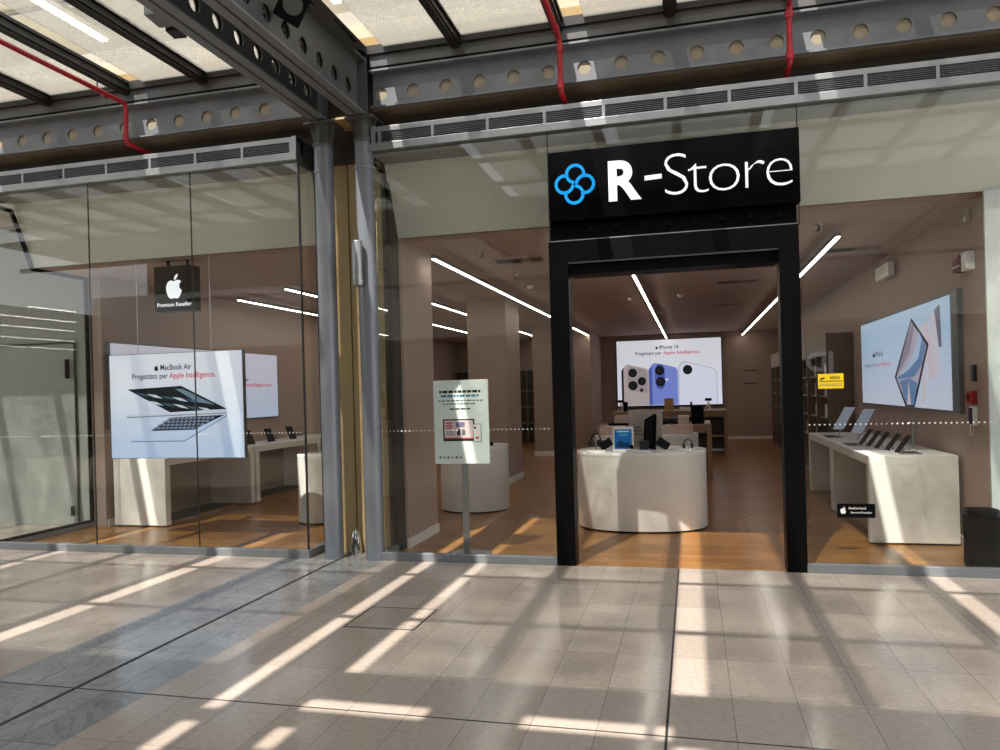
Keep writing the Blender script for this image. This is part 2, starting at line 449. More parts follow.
# ================================================================== SHOP SHELL
XL, XR, YB, ZC = -7.38, 2.50, 16.9, 3.23
struct(MB().box(XL - 0.2, XL, 1.4, YB, 0, ZC).build('wall_left', 'wall'))
struct(MB().box(XR, 3.6, 0.56, YB, 0, ZC).build('wall_right', 'wall'))
struct(MB().box(XL - 0.2, 3.6, YB, YB + 0.2, 0, ZC + 0.2).build('wall_back', 'wall'))
struct(MB().box(XR - .005, 3.6, 0.53, 0.56, 0, ZC).build('wall_front', 'frontwall'), 'pale grey panel facing the mall behind the end pane')
struct(MB().box(XL - 0.2, 3.6, 0.565, YB, ZC, ZC + 0.12).build('ceiling', 'ceil'))
for k, (xa, xb) in enumerate(((-7.56, -3.765), (-2.95, 3.6))):
    struct(MB().ext([(.30, 3.92), (.565, ZC), (.60, ZC), (.60, ZC + .12), (.34, 3.95), (.30, 3.95)], lambda u, v, d: (d, u, v), xa, xb).build('trim_%d' % (1 + k), 'spandrel'), 'pale sloping fascia behind the glass above the shop ceiling')
    struct(MB().box(xa, xb, 0.04, 0.30, 3.93, 3.96).build('trim_soffit_%d' % (1 + k), 'soffit_grey'), 'grey soffit behind the top of the glass')
    struct(MB().box(xa, xb, 0.30, 0.60, 3.955, 3.97).build('trim_back_%d' % (1 + k), 'rubber'))
struct(MB().box(XL + 0.001, XL + 0.02, 1.42, YB, 0, 0.09).build('baseboard_left', 'white'))
struct(MB().box(XR - 0.02, XR - 0.001, 0.56, YB, 0, 0.09).build('baseboard_right', 'white'))
struct(MB().box(XL, XR, YB - 0.02, YB - 0.001, 0, 0.09).build('baseboard_back', 'white'))
# pier between the two shop fronts
struct(MB().box(-3.70, -2.90, 0.56, 1.5, 0, ZC).build('wall_pier', 'wall'), 'plaster pier between the two shop fronts')
struct(MB().box(-2.905, -2.885, 0.52, 1.505, 0, 0.10).build('baseboard_pier', 'white'))
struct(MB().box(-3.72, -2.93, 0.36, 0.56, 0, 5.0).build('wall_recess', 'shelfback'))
struct(MB().box(-3.66, -3.37, 0.31, 0.36, 0, 4.22).build('trim_4', 'tan'), 'tan cladding strip between the two steel columns')
struct(MB().box(-3.355, -3.02, 0.31, 0.36, 0, 4.22).build('trim_5', 'tan'))
gd = tag(MB().lathe((-3.35, 0.25, 0), [(.055, 0), (.06, .04), (.05, .14), (.035, .22), (.0, .25)], 14).build('drain_cover', 'chrome'), 'shiny metal drain cover at the foot of the tan cladding', 'drain cover')
tag(MB().lathe((-3.17, 0.22, 0), [(.035, 0), (.04, .03), (.03, .10), (.0, .13)], 14).build('pipe_cap', 'chrome'), 'small shiny cap beside the foot of the right steel column', 'pipe cap')

def square_pillar(x0, x1, y0, y1, label):
    p = MB().box(x0, x1, y0, y1, 0, ZC).build('pillar', 'wall')
    struct(p, label)
    MB().box(x0 - .018, x1 + .018, y0 - .018, y1 + .018, 0, 0.11).build('baseboard', 'white', p)
    MB().box(x0 - .012, x1 + .012, y0 - .012, y1 + .012, ZC - .05, ZC - .002).build('capital', 'wall', p)
square_pillar(-3.80, -3.10, 5.95, 7.0, 'square plaster pillar inside the shop behind the round white counter')
square_pillar(-3.80, -3.10, 11.6, 12.6, 'second square plaster pillar farther back')
struct(MB().box(-3.75, -2.7, 14.2, YB, 0, ZC).build('wall_back_return', 'wall'))

# pale wall with a door in the recess beside the shop
struct(MB().box(-14, -7.6, 1.42, 1.6, 0, 4.6).build('wall_recess_back', 'lightwall'), 'pale grey wall behind the side pane')
d2 = struct(MB().box(-9.2, -7.80, 1.40, 1.418, 0.0, 2.4).build('door_2', 'lightwall'), 'pale flush door in the recess wall')
dm = MB()
dm.box(-9.2, -7.80, 1.385, 1.40, 2.39, 2.41); dm.box(-7.81, -7.79, 1.385, 1.40, 0, 2.41); dm.box(-9.2, -9.18, 1.385, 1.40, 0, 2.41)
dm.build('door_frame', 'rubber', d2)
MB().box(-7.90, -7.875, 1.33, 1.385, 1.93, 2.18).build('door_closer', 'black', d2)
MB().box(-7.885, -7.865, 1.35, 1.40, .14, .26).build('door_lock', 'black', d2)
struct(MB().box(-14, -7.6, 0, 1.42, 4.0, 4.1).build('ceiling_recess', 'spandrel'))

# ================================================================== SHOP FRONT GLASS
T = 0.012
npane = [0]
def dots(mb, fn, u0, u1):
    u = u0 + 0.03
    while u < u1 - 0.02:
        mb.flat([(u - .006, 1.244), (u + .006, 1.244), (u + .006, 1.256), (u - .006, 1.256)], fn, 0.0015)
        u += 0.04
def pane(axis, c, a0, a1, z0, z1, label, outline=None, dot=True):
    npane[0] += 1
    mb = MB()
    if axis == 'x': fn = lambda u, v, d: (u, c - d, v)
    else: fn = lambda u, v, d: (c + d, u, v)
    pts = outline or [(a0, z0), (a1, z0), (a1, z1), (a0, z1)]
    if axis == 'x': mb.ext(pts, fn, -T, 0)
    else: mb.ext(pts, fn, 0, T)
    o = struct(mb.build('window_%d' % npane[0], 'glass'), label)
    if dot:
        db = MB(); dots(db, fn if axis == 'x' else (lambda u, v, d: (c + T + d, u, v)), a0, a1)
        db.build('safety_marking', 'dots', o)
    return o
ZG0, ZG1 = 0.075, 3.965
g = 0.004
def seam(x, z0=ZG0, z1=ZG1, y0=0.0, y1=0.014):
    struct(MB().box(x - .004, x + .004, y0, y1, z0, z1).build('window_seam', 'rubber'))
# left shop front
xs = [-7.58, -6.268, -4.998, -3.748]
for k in range(3):
    pane('x', 0.0, xs[k] + g, xs[k + 1] - g, ZG0, ZG1, ['pane of the left shop front nearest the recess', 'middle pane of the left shop front', 'pane of the left shop front nearest the columns'][k])
for x in xs[1:3]: seam(x)
# side panes
pane('y', -7.588, 0.02, 1.40, 0.1, 3.2, 'side pane closing the shop front towards the recess', outline=[(0.02, .1), (1.38, .1), (1.38, 3.22), (.555, 3.22), (.29, 3.85), (.02, 3.87)], dot=False)
fr = MB()
for a, b in (((.02, 3.865), (.29, 3.845)), ((.29, 3.845), (.555, 3.215)), ((.555, 3.215), (1.38, 3.215)), ((1.38, 3.22), (1.38, .06)), ((1.38, .07), (.02, .07))):
    fr.tube([(-7.583, a[0], a[1]), (-7.583, b[0], b[1])], 0.026, 8)
struct(fr.build('window_frame', 'black'), 'black frame with a stepped corner around the side pane')
pane('y', -3.76, 0.02, 0.36, ZG0, ZG1, 'narrow side pane next to the left steel column', dot=False)
struct(MB().box(-3.762, -3.744, -0.002, 0.016, ZG0, ZG1).build('window_seam', 'rubber'))
struct(MB().box(-3.765, -3.745, 0.352, 0.372, 0, 4.2).build('window_frame', 'rubber'))
pane('y', -2.968, 0.02, 0.40, ZG0, ZG1, 'narrow side pane next to the right steel column', dot=False)
struct(MB().box(-2.972, -2.955, -0.002, 0.014, ZG0, ZG1).build('window_seam', 'rubber'))
fr = MB().tube([(-2.955, .42, .06), (-2.955, .42, 3.4), (-2.955, .29, 3.83), (-2.955, .02, 3.86)], .02, 8)
struct(fr.build('window_frame', 'black'), 'black edge frame of the narrow side pane')
struct(MB().box(-7.585, -7.572, -0.004, 0.014, ZG0, ZG1).build('window_seam', 'rubber'))
# right shop front
pane('x', 0.0, -2.955, -1.232, ZG0, ZG1, 'pane between the right steel column and the black portal')
pane('x', 0.0, -1.222, 0.918, 3.76, ZG1, 'strip of glass above the lit shop sign', dot=False)
pane('x', 0.0, 0.928, 3.4, ZG0, ZG1, 'pane between the black portal and the pale end wall')
seam(-1.227, 2.95); seam(0.923, 2.95)
# kerbs under the glass
def kerb(mb, name, label): struct(mb.build(name, 'kerb', bevel=0.004), label)
kerb(MB().box(-7.62, -3.73, -0.03, 0.04, 0, 0.075), 'trim_6', 'grey metal kerb under the left shop front')
kerb(MB().box(-3.80, -3.73, 0.04, 0.40, 0, 0.075), 'trim_7', None)
kerb(MB().box(-7.62, -7.55, 0.04, 1.42, 0, 0.06), 'trim_8', None)
kerb(MB().box(-2.985, -1.23, -0.03, 0.04, 0, 0.075), 'trim_9', 'grey metal kerb under the pane beside the portal')
kerb(MB().box(-2.985, -2.93, 0.04, 0.46, 0, 0.075), 'trim_10', None)
kerb(MB().box(0.90, 3.6, -0.03, 0.04, 0, 0.075), 'trim_11', 'grey metal kerb under the end pane')

# ================================================================== VENTILATION GRILLES OVER THE GLASS
def grille(x0, x1, divs, label, endcap):
    t = thing('ventilation_grille', label, 'grille', ((x0 + x1) / 2, 0, 4.08))
    MB().box(x0, x1, -0.05, 0.10, 3.965, 4.035).build('lower_rail', 'alu', t, bevel=.003)
    MB().box(x0, x1, -0.035, 0.10, 4.145, 4.195).build('upper_rail', 'alu', t, bevel=.003)
    MB().box(x0, x1, 0.05, 0.10, 4.03, 4.15).build('backing', 'black', t)
    sb = MB()
    for k in range(6):
        z = 4.045 + k * .017
        sb.faces([(x0, -.025, z), (x1, -.025, z), (x1, .03, z + .012), (x0, .03, z + .012), (x0, -.025, z + .003), (x1, -.025, z + .003), (x1, .03, z + .015), (x0, .03, z + .015)],
                 [(0, 3, 2, 1), (4, 5, 6, 7), (0, 1, 5, 4), (2, 3, 7, 6), (1, 2, 6, 5), (3, 0, 4, 7)])
    sb.build('slats', 'alu', t)
    for x in divs:
        if x0 < x < x1: MB().box(x - .014, x + .014, -.036, .05, 4.03, 4.15).build('divider', 'alu', t)
    if endcap: MB().box(endcap[0], endcap[1], -.045, .10, 4.03, 4.20).build('end_cap', 'alu', t)
    return t
grille(-9.6, -3.745, [-3.81 - .545 * k for k in range(11)], 'long aluminium ventilation grille over the shop front with the hanging laptop picture', (-3.79, -3.745))
grille(-2.94, 4.2, [-2.86 + .54 * k for k in range(13)], 'long aluminium ventilation grille running above the lit shop sign', (-2.94, -2.90))
# return of the grille along the side panes
struct(MB().box(-3.80, -3.745, 0.10, 0.42, 3.965, 4.19).build('trim_12', 'alu_dark'))
struct(MB().box(-3.02, -2.94, -0.05, 0.12, 3.965, 4.03).build('trim_13', 'alu'))
struct(MB().box(-9.8, 4.4, 0.28, 0.36, 3.97, 5.0).build('wall_upper', 'shelfback'), 'brown rendered wall behind the perforated beam')
struct(MB().box(-9.8, -3.76, 0.10, 0.28, 4.0, 4.15).build('trim_14', 'black'))
struct(MB().box(-2.94, 4.4, 0.10, 0.28, 4.0, 4.15).build('trim_15', 'black'))

# ================================================================== DOORWAY PORTAL AND SIGN
d1 = thing('door_1', 'black steel portal around the open shop doorway', 'doorway', (-0.16, 0, 0))
d1['kind'] = 'structure'; del d1['category']
MB().box(-1.235, -1.062, -0.03, 0.17, 0, 2.955).build('jamb', 'black', d1, bevel=.003)
MB().box(0.748, 0.912, -0.03, 0.17, 0, 2.955).build('jamb', 'black', d1, bevel=.003)
MB().box(-1.062, 0.748, -0.03, 0.17, 2.765, 2.955).build('lintel', 'black', d1, bevel=.003)
MB().box(-1.062, 0.748, 0.05, 0.34, 2.66, 2.765).build('door_track', 'black', d1)
MB().box(-1.062, 0.748, 0.0, 0.012, 2.752, 2.765).build('track_trim', 'alu', d1)
MB().box(-1.225, 0.905, 0.02, 0.10, 2.955, 3.14).build('transom', 'black_gloss', d1)
tb = MB()
for k in range(9): tb.box(-1.1 + k * .23, -1.06 + k * .23, -0.02, 0.02, 3.03, 3.07)
tb.build('bracket_row', 'black', d1)
MB().box(-1.225, 0.905, -0.005, 0.02, 2.955, 2.967).build('transom_trim', 'alu', d1)

sg = thing('shop_sign', 'black lightbox sign reading R-Store with a blue looped mark', 'sign', (-0.14, 0, 3.13))
box_ = MB().box(-1.208, 0.925, -0.10, 0.04, 3.125, 3.748).build('sign_box', 'black_gloss', sg, bevel=.004)
fn = FX(-0.10)
mb = MB()
w = put_text(mb, 'R', fn, -0.668, 3.275, 0.012, width=.285, m=0, bold=.032, sv=.475, depth=.012)
mb.ext([(-.352, 3.418), (-.205, 3.424), (-.205, 3.462), (-.352, 3.456)], fn, 0.0, .012)
mb.build('bold_lettering', 'glow_white', box_)
mb = MB(); put_text(mb, 'Store', fn, -0.180, 3.262, 0.012, width=1.045, bold=-.026, sv=.545, depth=.012, space=.84)
mb.build('thin_lettering', 'glow_white', box_)
mb = MB()
cu, cv, off, r = -0.968, 3.443, 0.092, 0.077
for k in range(4):
    a = PI / 2 * k + PI / 2 - .06
    cx_, cy_ = cu + off * math.cos(a), cv + off * math.sin(a)
    st, en = a - math.radians(112), a + math.radians(176)
    mb.ribbon([(cx_ + r * math.cos(st + (en - st) * j / 26), cy_ + r * math.sin(st + (en - st) * j / 26)) for j in range(27)], .026, fn, .0, .010)
mb.build('looped_mark', 'glow_cyan', box_)

# ================================================================== STEELWORK
def web(mb, axis, c, t, a0, a1, z0, z1, centres, zc, r, m=0):
    """Plate with round holes; axis 'x' runs along x at y=c, axis 'y' along y at x=c."""
    P = (lambda a, d, z: (a, c + d, z)) if axis == 'x' else (lambda a, d, z: (c + d, a, z))
    cs = sorted(centres); n = 24
    ed = [a0] + [(cs[k] + cs[k + 1]) / 2 for k in range(len(cs) - 1)] + [a1]
    for k, cc in enumerate(cs):
        lo, hi = ed[k], ed[k + 1]
        ring = []; outer = []
        for j in range(n):
            q = 2 * PI * (j + .5) / n
            ca, sa = math.cos(q), math.sin(q)
            ring.append((cc + r * ca, zc + r * sa))
            tx = ((hi - cc) if ca > 0 else (cc - lo)) / max(abs(ca), 1e-6)
            tz = ((z1 - zc) if sa > 0 else (zc - z0)) / max(abs(sa), 1e-6)
            tt = min(tx, tz); outer.append([cc + tt * ca, zc + tt * sa])
        for cx_, cz_ in ((lo, z0), (hi, z0), (hi, z1), (lo, z1)):
            j = min(range(n), key=lambda i: (outer[i][0] - cx_) ** 2 + (outer[i][1] - cz_) ** 2)
            outer[j] = [cx_, cz_]
        for d, flip in ((0, False), (t, True)):
            for j in range(n):
                i = (j + 1) % n
                f = [P(ring[j][0], d, ring[j][1]), P(outer[j][0], d, outer[j][1]), P(outer[i][0], d, outer[i][1]), P(ring[i][0], d, ring[i][1])]
                if flip: f.reverse()
                mb.poly(f, m)
        mb.faces([P(a, 0, b) for a, b in ring] + [P(a, t, b) for a, b in ring], [(j, (j + 1) % n, n + (j + 1) % n, n + j) for j in range(n)], m, True)
    return mb

def wall_beam(x0, x1, centres, label):
    t = thing('perforated_beam', label, 'beam', ((x0 + x1) / 2, 0.1, 4.4))
    web(MB(), 'x', 0.06, 0.016, x0, x1, 4.40, 4.74, centres, 4.545, .062).build('web', 'steel', t)
    MB().box(x0, x1, -0.03, 0.20, 4.385, 4.402).build('lower_flange', 'steel', t)
    MB().box(x0, x1, 0.077, 0.09, 4.402, 4.735).build('stand_in_panel', 'stand_in', t)  # added close behind the holes to stand in for the lit wall
    MB().box(x0, x1, 0.02, 0.28, 4.372, 4.385).build('underside_warm_bounce', 'brownwall', t)  # added strip; its brown paints warm light reflected under the flange
    MB().box(x0, x1, -0.03, 0.20, 4.735, 4.755).build('upper_flange', 'steel', t)
    MB().box(x0, x1, -0.015, 0.18, 4.785, 4.895).build('gutter_member', 'steel_dark', t)
    MB().box(x0, x1, 0.01, 0.16, 4.755, 4.785).build('packer', 'black', t)
    return t
wall_beam(-10.2, -3.62, [-4.145 - .336 * k for k in range(18)], 'grey steel beam with round holes above the shop front beside the red sprinkler pipe')
wall_beam(-2.95, 4.4, [-2.87 + .3325 * k for k in range(22)], 'grey steel beam with round holes above the lit shop sign')

def cross_beam(xc, label):
    t = thing('roof_beam', label, 'beam', (xc, -4, 4.32))
    cs = [-0.30 - .283 * k for k in range(31)]
    for s_ in (-1, 1):
        web(MB(), 'y', xc + s_ * .018 - .006, .012, -9.1, -0.1, 4.34, 4.84, cs, 4.52, .068).build('web', 'steel_dark', t)
    for s_ in (-1, 1):
        MB().box(xc + s_ * .012, xc + s_ * .088, -9.1, -.04, 4.318, 4.338).build('lower_flange', 'steel', t)
        MB().box(xc + s_ * .012, xc + s_ * .088, -9.1, -.04, 4.84, 4.86).build('upper_flange', 'steel_dark', t)
    MB().box(xc - .1, xc + .1, -.045, -.03, 4.30, 4.88).build('end_plate', 'steel_dark', t)
    return t
cross_beam(-3.49, 'twin-channel roof beam with round holes over the steel column by the hanging picture')
cross_beam(-3.07, 'twin-channel roof beam with round holes carrying the floodlight')

def column(xc, label):
    t = thing('steel_column', label, 'column', (xc, 0.02, 0))
    MB().lathe((xc, 0.02, 0), [(.093, 0.0), (.093, 4.08)], 32).build('shaft', 'column', t)
    MB().lathe((xc, 0.02, 0), [(.094, 3.80), (.099, 3.805), (.099, 3.83), (.094, 3.835)], 32).build('collar', 'column', t)
    mb = MB().lathe((xc, 0.02, 0), [(.096, 4.06), (.104, 4.07), (.104, 4.10), (.085, 4.12), (.085, 4.28)], 32)
    mb.build('head', 'steel_dark', t)
    for s_ in (-1, 1):
        mb = MB().ext([(.08, 4.10), (.095, 4.10), (.135, 4.28), (.08, 4.28)], lambda u, v, d: (xc + s_ * u, .02 + d, v), -.008, .008)
        mb.build('gusset', 'steel_dark', t)
    MB().box(xc - .15, xc + .15, -.10, .18, 4.28, 4.30).build('head_plate', 'steel_dark', t)
    return t
column(-3.478, 'round grey steel column beside the corner of the glass with the hanging picture')
column(-3.042, 'round grey steel column with the small grey box mounted on it')
MB_ = MB().box(-3.35, -3.17, -0.06, 0.3, 4.30, 4.32).build('tie_plate', 'tan'); tag(MB_, 'sunlit plate between the heads of the two steel columns', 'plate')

sc = thing('wall_lamp', 'small grey cylinder fitting mounted on the steel column', 'fitting', (-3.08, -.1, 2.66))
MB().lathe((-3.075, -.14, 2.655), [(.0, 0), (.048, 0), (.05, .01), (.05, .42), (.048, .43), (.0, .43)], 24).build('housing', 'alu', sc)
MB().box(-3.075, -3.02, -.13, -.06, 2.74, 2.98).build('mount', 'steel_dark', sc)

# ------------------------------------------------------------------ glazed roof
ZR = 4.95
mull = [-11.6, -10.62, -9.65, -8.68, -7.70, -6.72, -5.72, -4.79, -2.07, -1.10, -0.10, 0.87, 1.85, 2.83, 3.8, 4.8, 5.8]
Y0R, Y1R = -6.06, -0.02
for x in mull:
    t = MB()
    t.box(x - .035, x + .035, Y0R, 0.0, ZR - .10, ZR + .01).box(x - .058, x + .058, Y0R, 0.0, ZR + .0, ZR + .03).box(x - .050, x + .050, Y0R, 0.0, ZR - .075, ZR - .055)
    struct(t.build('trim_roof_mullion', 'bronze'))
edges = [(-12.6, -11.66), (-11.54, -10.68), (-10.56, -9.71), (-9.59, -8.74), (-8.62, -7.76), (-7.52, -6.78), (-6.66, -5.78), (-5.49, -4.85), (-4.73, -3.60),
         (-2.79, -2.13), (-2.01, -1.16), (-.855, -.16), (-.04, .81), (1.07, 1.79), (1.91, 2.77), (2.89, 3.74), (3.86, 4.74), (4.86, 5.74)]
for a, b in edges:
    struct(MB().box(a, b, -3.72, -0.02, ZR, ZR + .012).build('window_roof', 'roofglass_clear'), 'pane of the mall roof next to the shop front')
    struct(MB().box(a, b, Y0R, -3.72, ZR, ZR + .012).build('window_roof_rear', 'roofglass'), 'dusty pane of the mall roof')
# solid strips over the twin beams, leaving the clear gaps
struct(MB().box(-3.60, -3.425, Y0R, 0.0, ZR - .05, ZR + .02).build('trim_roof_strip', 'bronze'))
struct(MB().box(-3.30, -2.965, Y0R, 0.0, ZR - .05, ZR + .02).build('trim_roof_strip', 'bronze'))
struct(MB().box(-12.6, 6, -0.05, 0.30, ZR - .055, ZR + .03).build('trim_roof_edge', 'bronze'), 'dark edge frame of the glazed roof')
for y in (-3.72, -5.0):
    struct(MB().box(-12.6, 6, y - .018, y + .018, ZR - .04, ZR + .03).build('trim_roof_bar', 'bronze'))
# unseen opaque roof zone, gaps cut to throw sun patches; rear sheets follow
def sun_mask(x0, x1, y0, y1): struct(MB().box(x0, x1, y0, y1, ZR - .02, ZR + .05).build('ceiling_sun_mask', 'bronze'))
sun_mask(-14, -3.42, -8.4, -6.06); sun_mask(-3.31, -2.9, -6.42, -6.06); sun_mask(-2.9, 6.5, -6.42, -6.06); sun_mask(-2.22, -1.74, -6.62, -6.42)
sun_mask(-3.42, -3.31, -8.4, -7.15); sun_mask(-3.42, -3.31, -6.78, -6.66); sun_mask(-3.31, -2.93, -8.4, -6.42); sun_mask(-2.93, -2.79, -6.76, -6.60); sun_mask(-2.93, -2.79, -8.4, -7.02)
sun_mask(-2.79, -1.02, -8.4, -6.60); sun_mask(-1.02, -0.86, -6.62, -6.42); sun_mask(-1.02, -0.86, -8.4, -6.82); sun_mask(-0.86, 6.5, -8.4, -6.42)
for a, b in [(-8.85, -5.6), (-5.45, -2.2), (-2.05, 1.2), (1.35, 4.6), (4.75, 8)]:
    struct(MB().box(a, b, -15.3, -8.4, ZR, ZR + .02).build('ceiling_roof_sheet', 'roofglass'))
for y in (-8.5, -14.9):
    struct(MB().box(-16, 8, y - .04, y + .04, ZR - .1, ZR).build('trim_roof_purlin', 'bronze'))
# ------------------------------------------------------------------ what stands above the roof
struct(MB().box(-16, 9, 0.30, 3.6, 4.9, 5.0).build('floor_deck', 'deck'))  # unseen deck, made pale to bounce sun up onto the soffit
struct(MB().box(-16, 9, 3.4, 3.6, 5.0, 7.2).build('wall_deck', 'deckwall'))
struct(MB().box(-16, 9, 1.3, 3.6, 7.0, 7.2).build('ceiling_deck', 'soffit'))
struct(MB().box(-16, 9, 3.0, 3.4, 6.80, 7.0).build('trim_deck', 'white_bright'))
for k, x in enumerate((-8.05, -4.4, -0.9, 2.6)):  # first lamp belongs here; the other three are added to brighten the soffit
    t = thing('tube_lamp', ['white tube lamp under the deck seen through the roof glass near the red sprinkler pipe', 'added white tube lamp under the deck behind the twin roof beams',
              'added white tube lamp under the deck above the shop sign', 'added white tube lamp under the deck past the shop sign'][k], 'lamp', (x, 1.75, 6.8), 'tube lamps under the deck')
    MB().box(x - .06, x + .06, 1.10, 2.40, 6.82, 6.90).build('housing', 'white_bright', t, bevel=.01)
    MB().box(x - .045, x + .045, 1.13, 2.37, 6.79, 6.82).build('tube', 'tube', t)
    for y in (1.3, 2.2): MB().tube([(x, y, 6.9), (x, y, 7.0)], .01, 8).build('hanger', 'alu', t)
tag(MB().tube([(-14, 1.62, 6.93), (8, 1.62, 6.93)], .03, 10).build('conduit_pipe', 'alu'), 'thin grey conduit crossing under the deck above the roof glass', 'pipe')

# ------------------------------------------------------------------ red sprinkler pipes
def red_pipe(name, pts, label, rings):
    t = thing('sprinkler_pipe', label, 'pipe', pts[-1])
    MB().tube(pts, .024, 12).build('pipe_run', 'red', t)
    for (p, a) in rings:
        q = Vector(p); d = Vector(a) * .03
        MB().tube([q - d, q + d], .033, 12).build('coupling', 'red', t)
def bend(pts, r=.06):
    out = [pts[0]]
    for k in range(1, len(pts) - 1):
        a, b, c = Vector(pts[k - 1]), Vector(pts[k]), Vector(pts[k + 1])
        p = b + (a - b).normalized() * r; q = b + (c - b).normalized() * r
        for j in range(5):
            t = j / 4; out.append(tuple(p * (1 - t) ** 2 + b * 2 * t * (1 - t) + q * t * t))
    out.append(pts[-1]); return out
red_pipe('a', bend([(-5.70, -8.5, 4.73), (-5.64, -.13, 4.71), (-5.65, -.13, 4.30), (-5.60, .22, 4.27)]), 'red sprinkler pipe bending down past the perforated beam over the hanging picture', [((-5.65, -.13, 4.36), (0, 0, 1)), ((-5.66, -.4, 4.712), (0, 1, 0))])
t_ = bpy.data.objects['sprinkler_pipe']
MB().tube([(-5.66, -.5, 4.73), (-5.66, -.5, 4.86)], .006, 8).build('hanger', 'bronze', t_)
red_pipe('b', bend([(-1.10, -8.5, 4.80), (-1.07, -.13, 4.76), (-1.065, -.13, 4.27), (-1.06, .22, 4.24)]), 'red sprinkler pipe dropping in front of the perforated beam above the blue mark', [((-1.066, -.13, 4.33), (0, 0, 1)), ((-1.07, -.3, 4.762), (0, 1, 0)), ((-1.066, -.13, 4.66), (0, 0, 1))])
red_pipe('c', bend([(0.80, -8.5, 4.80), (0.87, -.13, 4.76), (0.865, -.13, 4.28), (0.865, .22, 4.25)]), 'red sprinkler pipe dropping in front of the perforated beam above the end of the sign', [((.866, -.13, 4.34), (0, 0, 1)), ((.868, -.13, 4.68), (0, 0, 1))])

# ------------------------------------------------------------------ fittings on the beams
fl = thing('floodlight', 'black floodlight with a square glass face fixed to the roof beam', 'floodlight', (-2.9, -1.6, 4.62))
Rf = Vector((2.2, -4.6, -3.4)).to_track_quat('-Y', 'Z').to_matrix() @ Matrix.Rotation(math.radians(28), 3, 'Y')
cf = Vector((-2.88, -1.62, 4.60))
MB().obox(cf, (.105, .045, .125), Rf).build('housing', 'black', fl, bevel=.01)
mb = MB(); mb.ext(circ(0, .01, .075, 24), lambda u, v, d: tuple(cf + Rf @ Vector((u, -.045 - d, v))), 0, .006); mb.build('lens', 'flood_lens', fl)
MB().tube([cf + Vector((-.02, 0, -.05)), (-2.985, -1.6, 4.45)], .012, 8).build('bracket', 'black', fl)
cb = thing('cable_tray', 'dark bundle of cables lying along the top of the roof beam', 'cable tray', (-2.93, -2, 4.80))
for k in range(4):
    pts = [(-2.96 + .02 * k + .012 * math.sin(j * 1.3 + k * 2), -8 + j * .4, 4.875 + .012 * math.cos(j * 1.7 + k)) for j in range(20)]
    MB().tube(pts, .012, 6).build('cable', 'black', cb)
MB().box(-3.0, -2.87, -8.1, -.25, 4.86, 4.864).build('tray', 'steel_dark', cb)
sp = thing('junction_box', 'grey speaker box hung beside the roof beam under the glass', 'speaker box', (-4.04, -1.6, 4.6))
Rj = Matrix.Rotation(math.radians(8), 3, 'Z')
MB().obox((-4.03, -1.67, 4.66), (.06, .11, .04), Rj).build('casing', 'steel', sp, bevel=.008)
MB().obox((-4.02, -1.47, 4.64), (.055, .07, .04), Rj).build('grille_front', 'bronze', sp, bevel=.004)
MB().tube([(-4.05, -1.6, 4.70), (-4.05, -1.6, 4.95)], .008, 8).build('hanger', 'bronze', sp)

# ================================================================== OPPOSITE SIDE OF THE MALL (seen only in the glass)
struct(MB().box(-20, 14, -18.2, -18, 0, 8).build('wall_opposite', 'brownwall'))
struct(MB().box(-20, -19.8, -18, 1.4, 0, 4.6).build('wall_far_left', 'brownwall'))  # unseen end wall, put in to keep bright sky out of the glass
struct(MB().box(-20, 14, -17.9, -15.2, 3.3, 5.2).build('wall_opposite_band', 'spandrel'))
for k in range(6):
    x = -14 + k * 4.2
    struct(MB().box(x, x + 3.9, -16.02, -16.0, 0.1, 3.2).build('window_opposite', 'black_gloss'))
js = MB(); put_text(js, 'JD', lambda u, v, d: (3.95 - u, -15.98 + d, v), 0, 1.95, 0.02, size=.75, bold=.03, depth=.02)
tag(js.build('opposite_sign', 'glow_white'), 'pale shop lettering across the mall seen only as a reflection', 'sign')

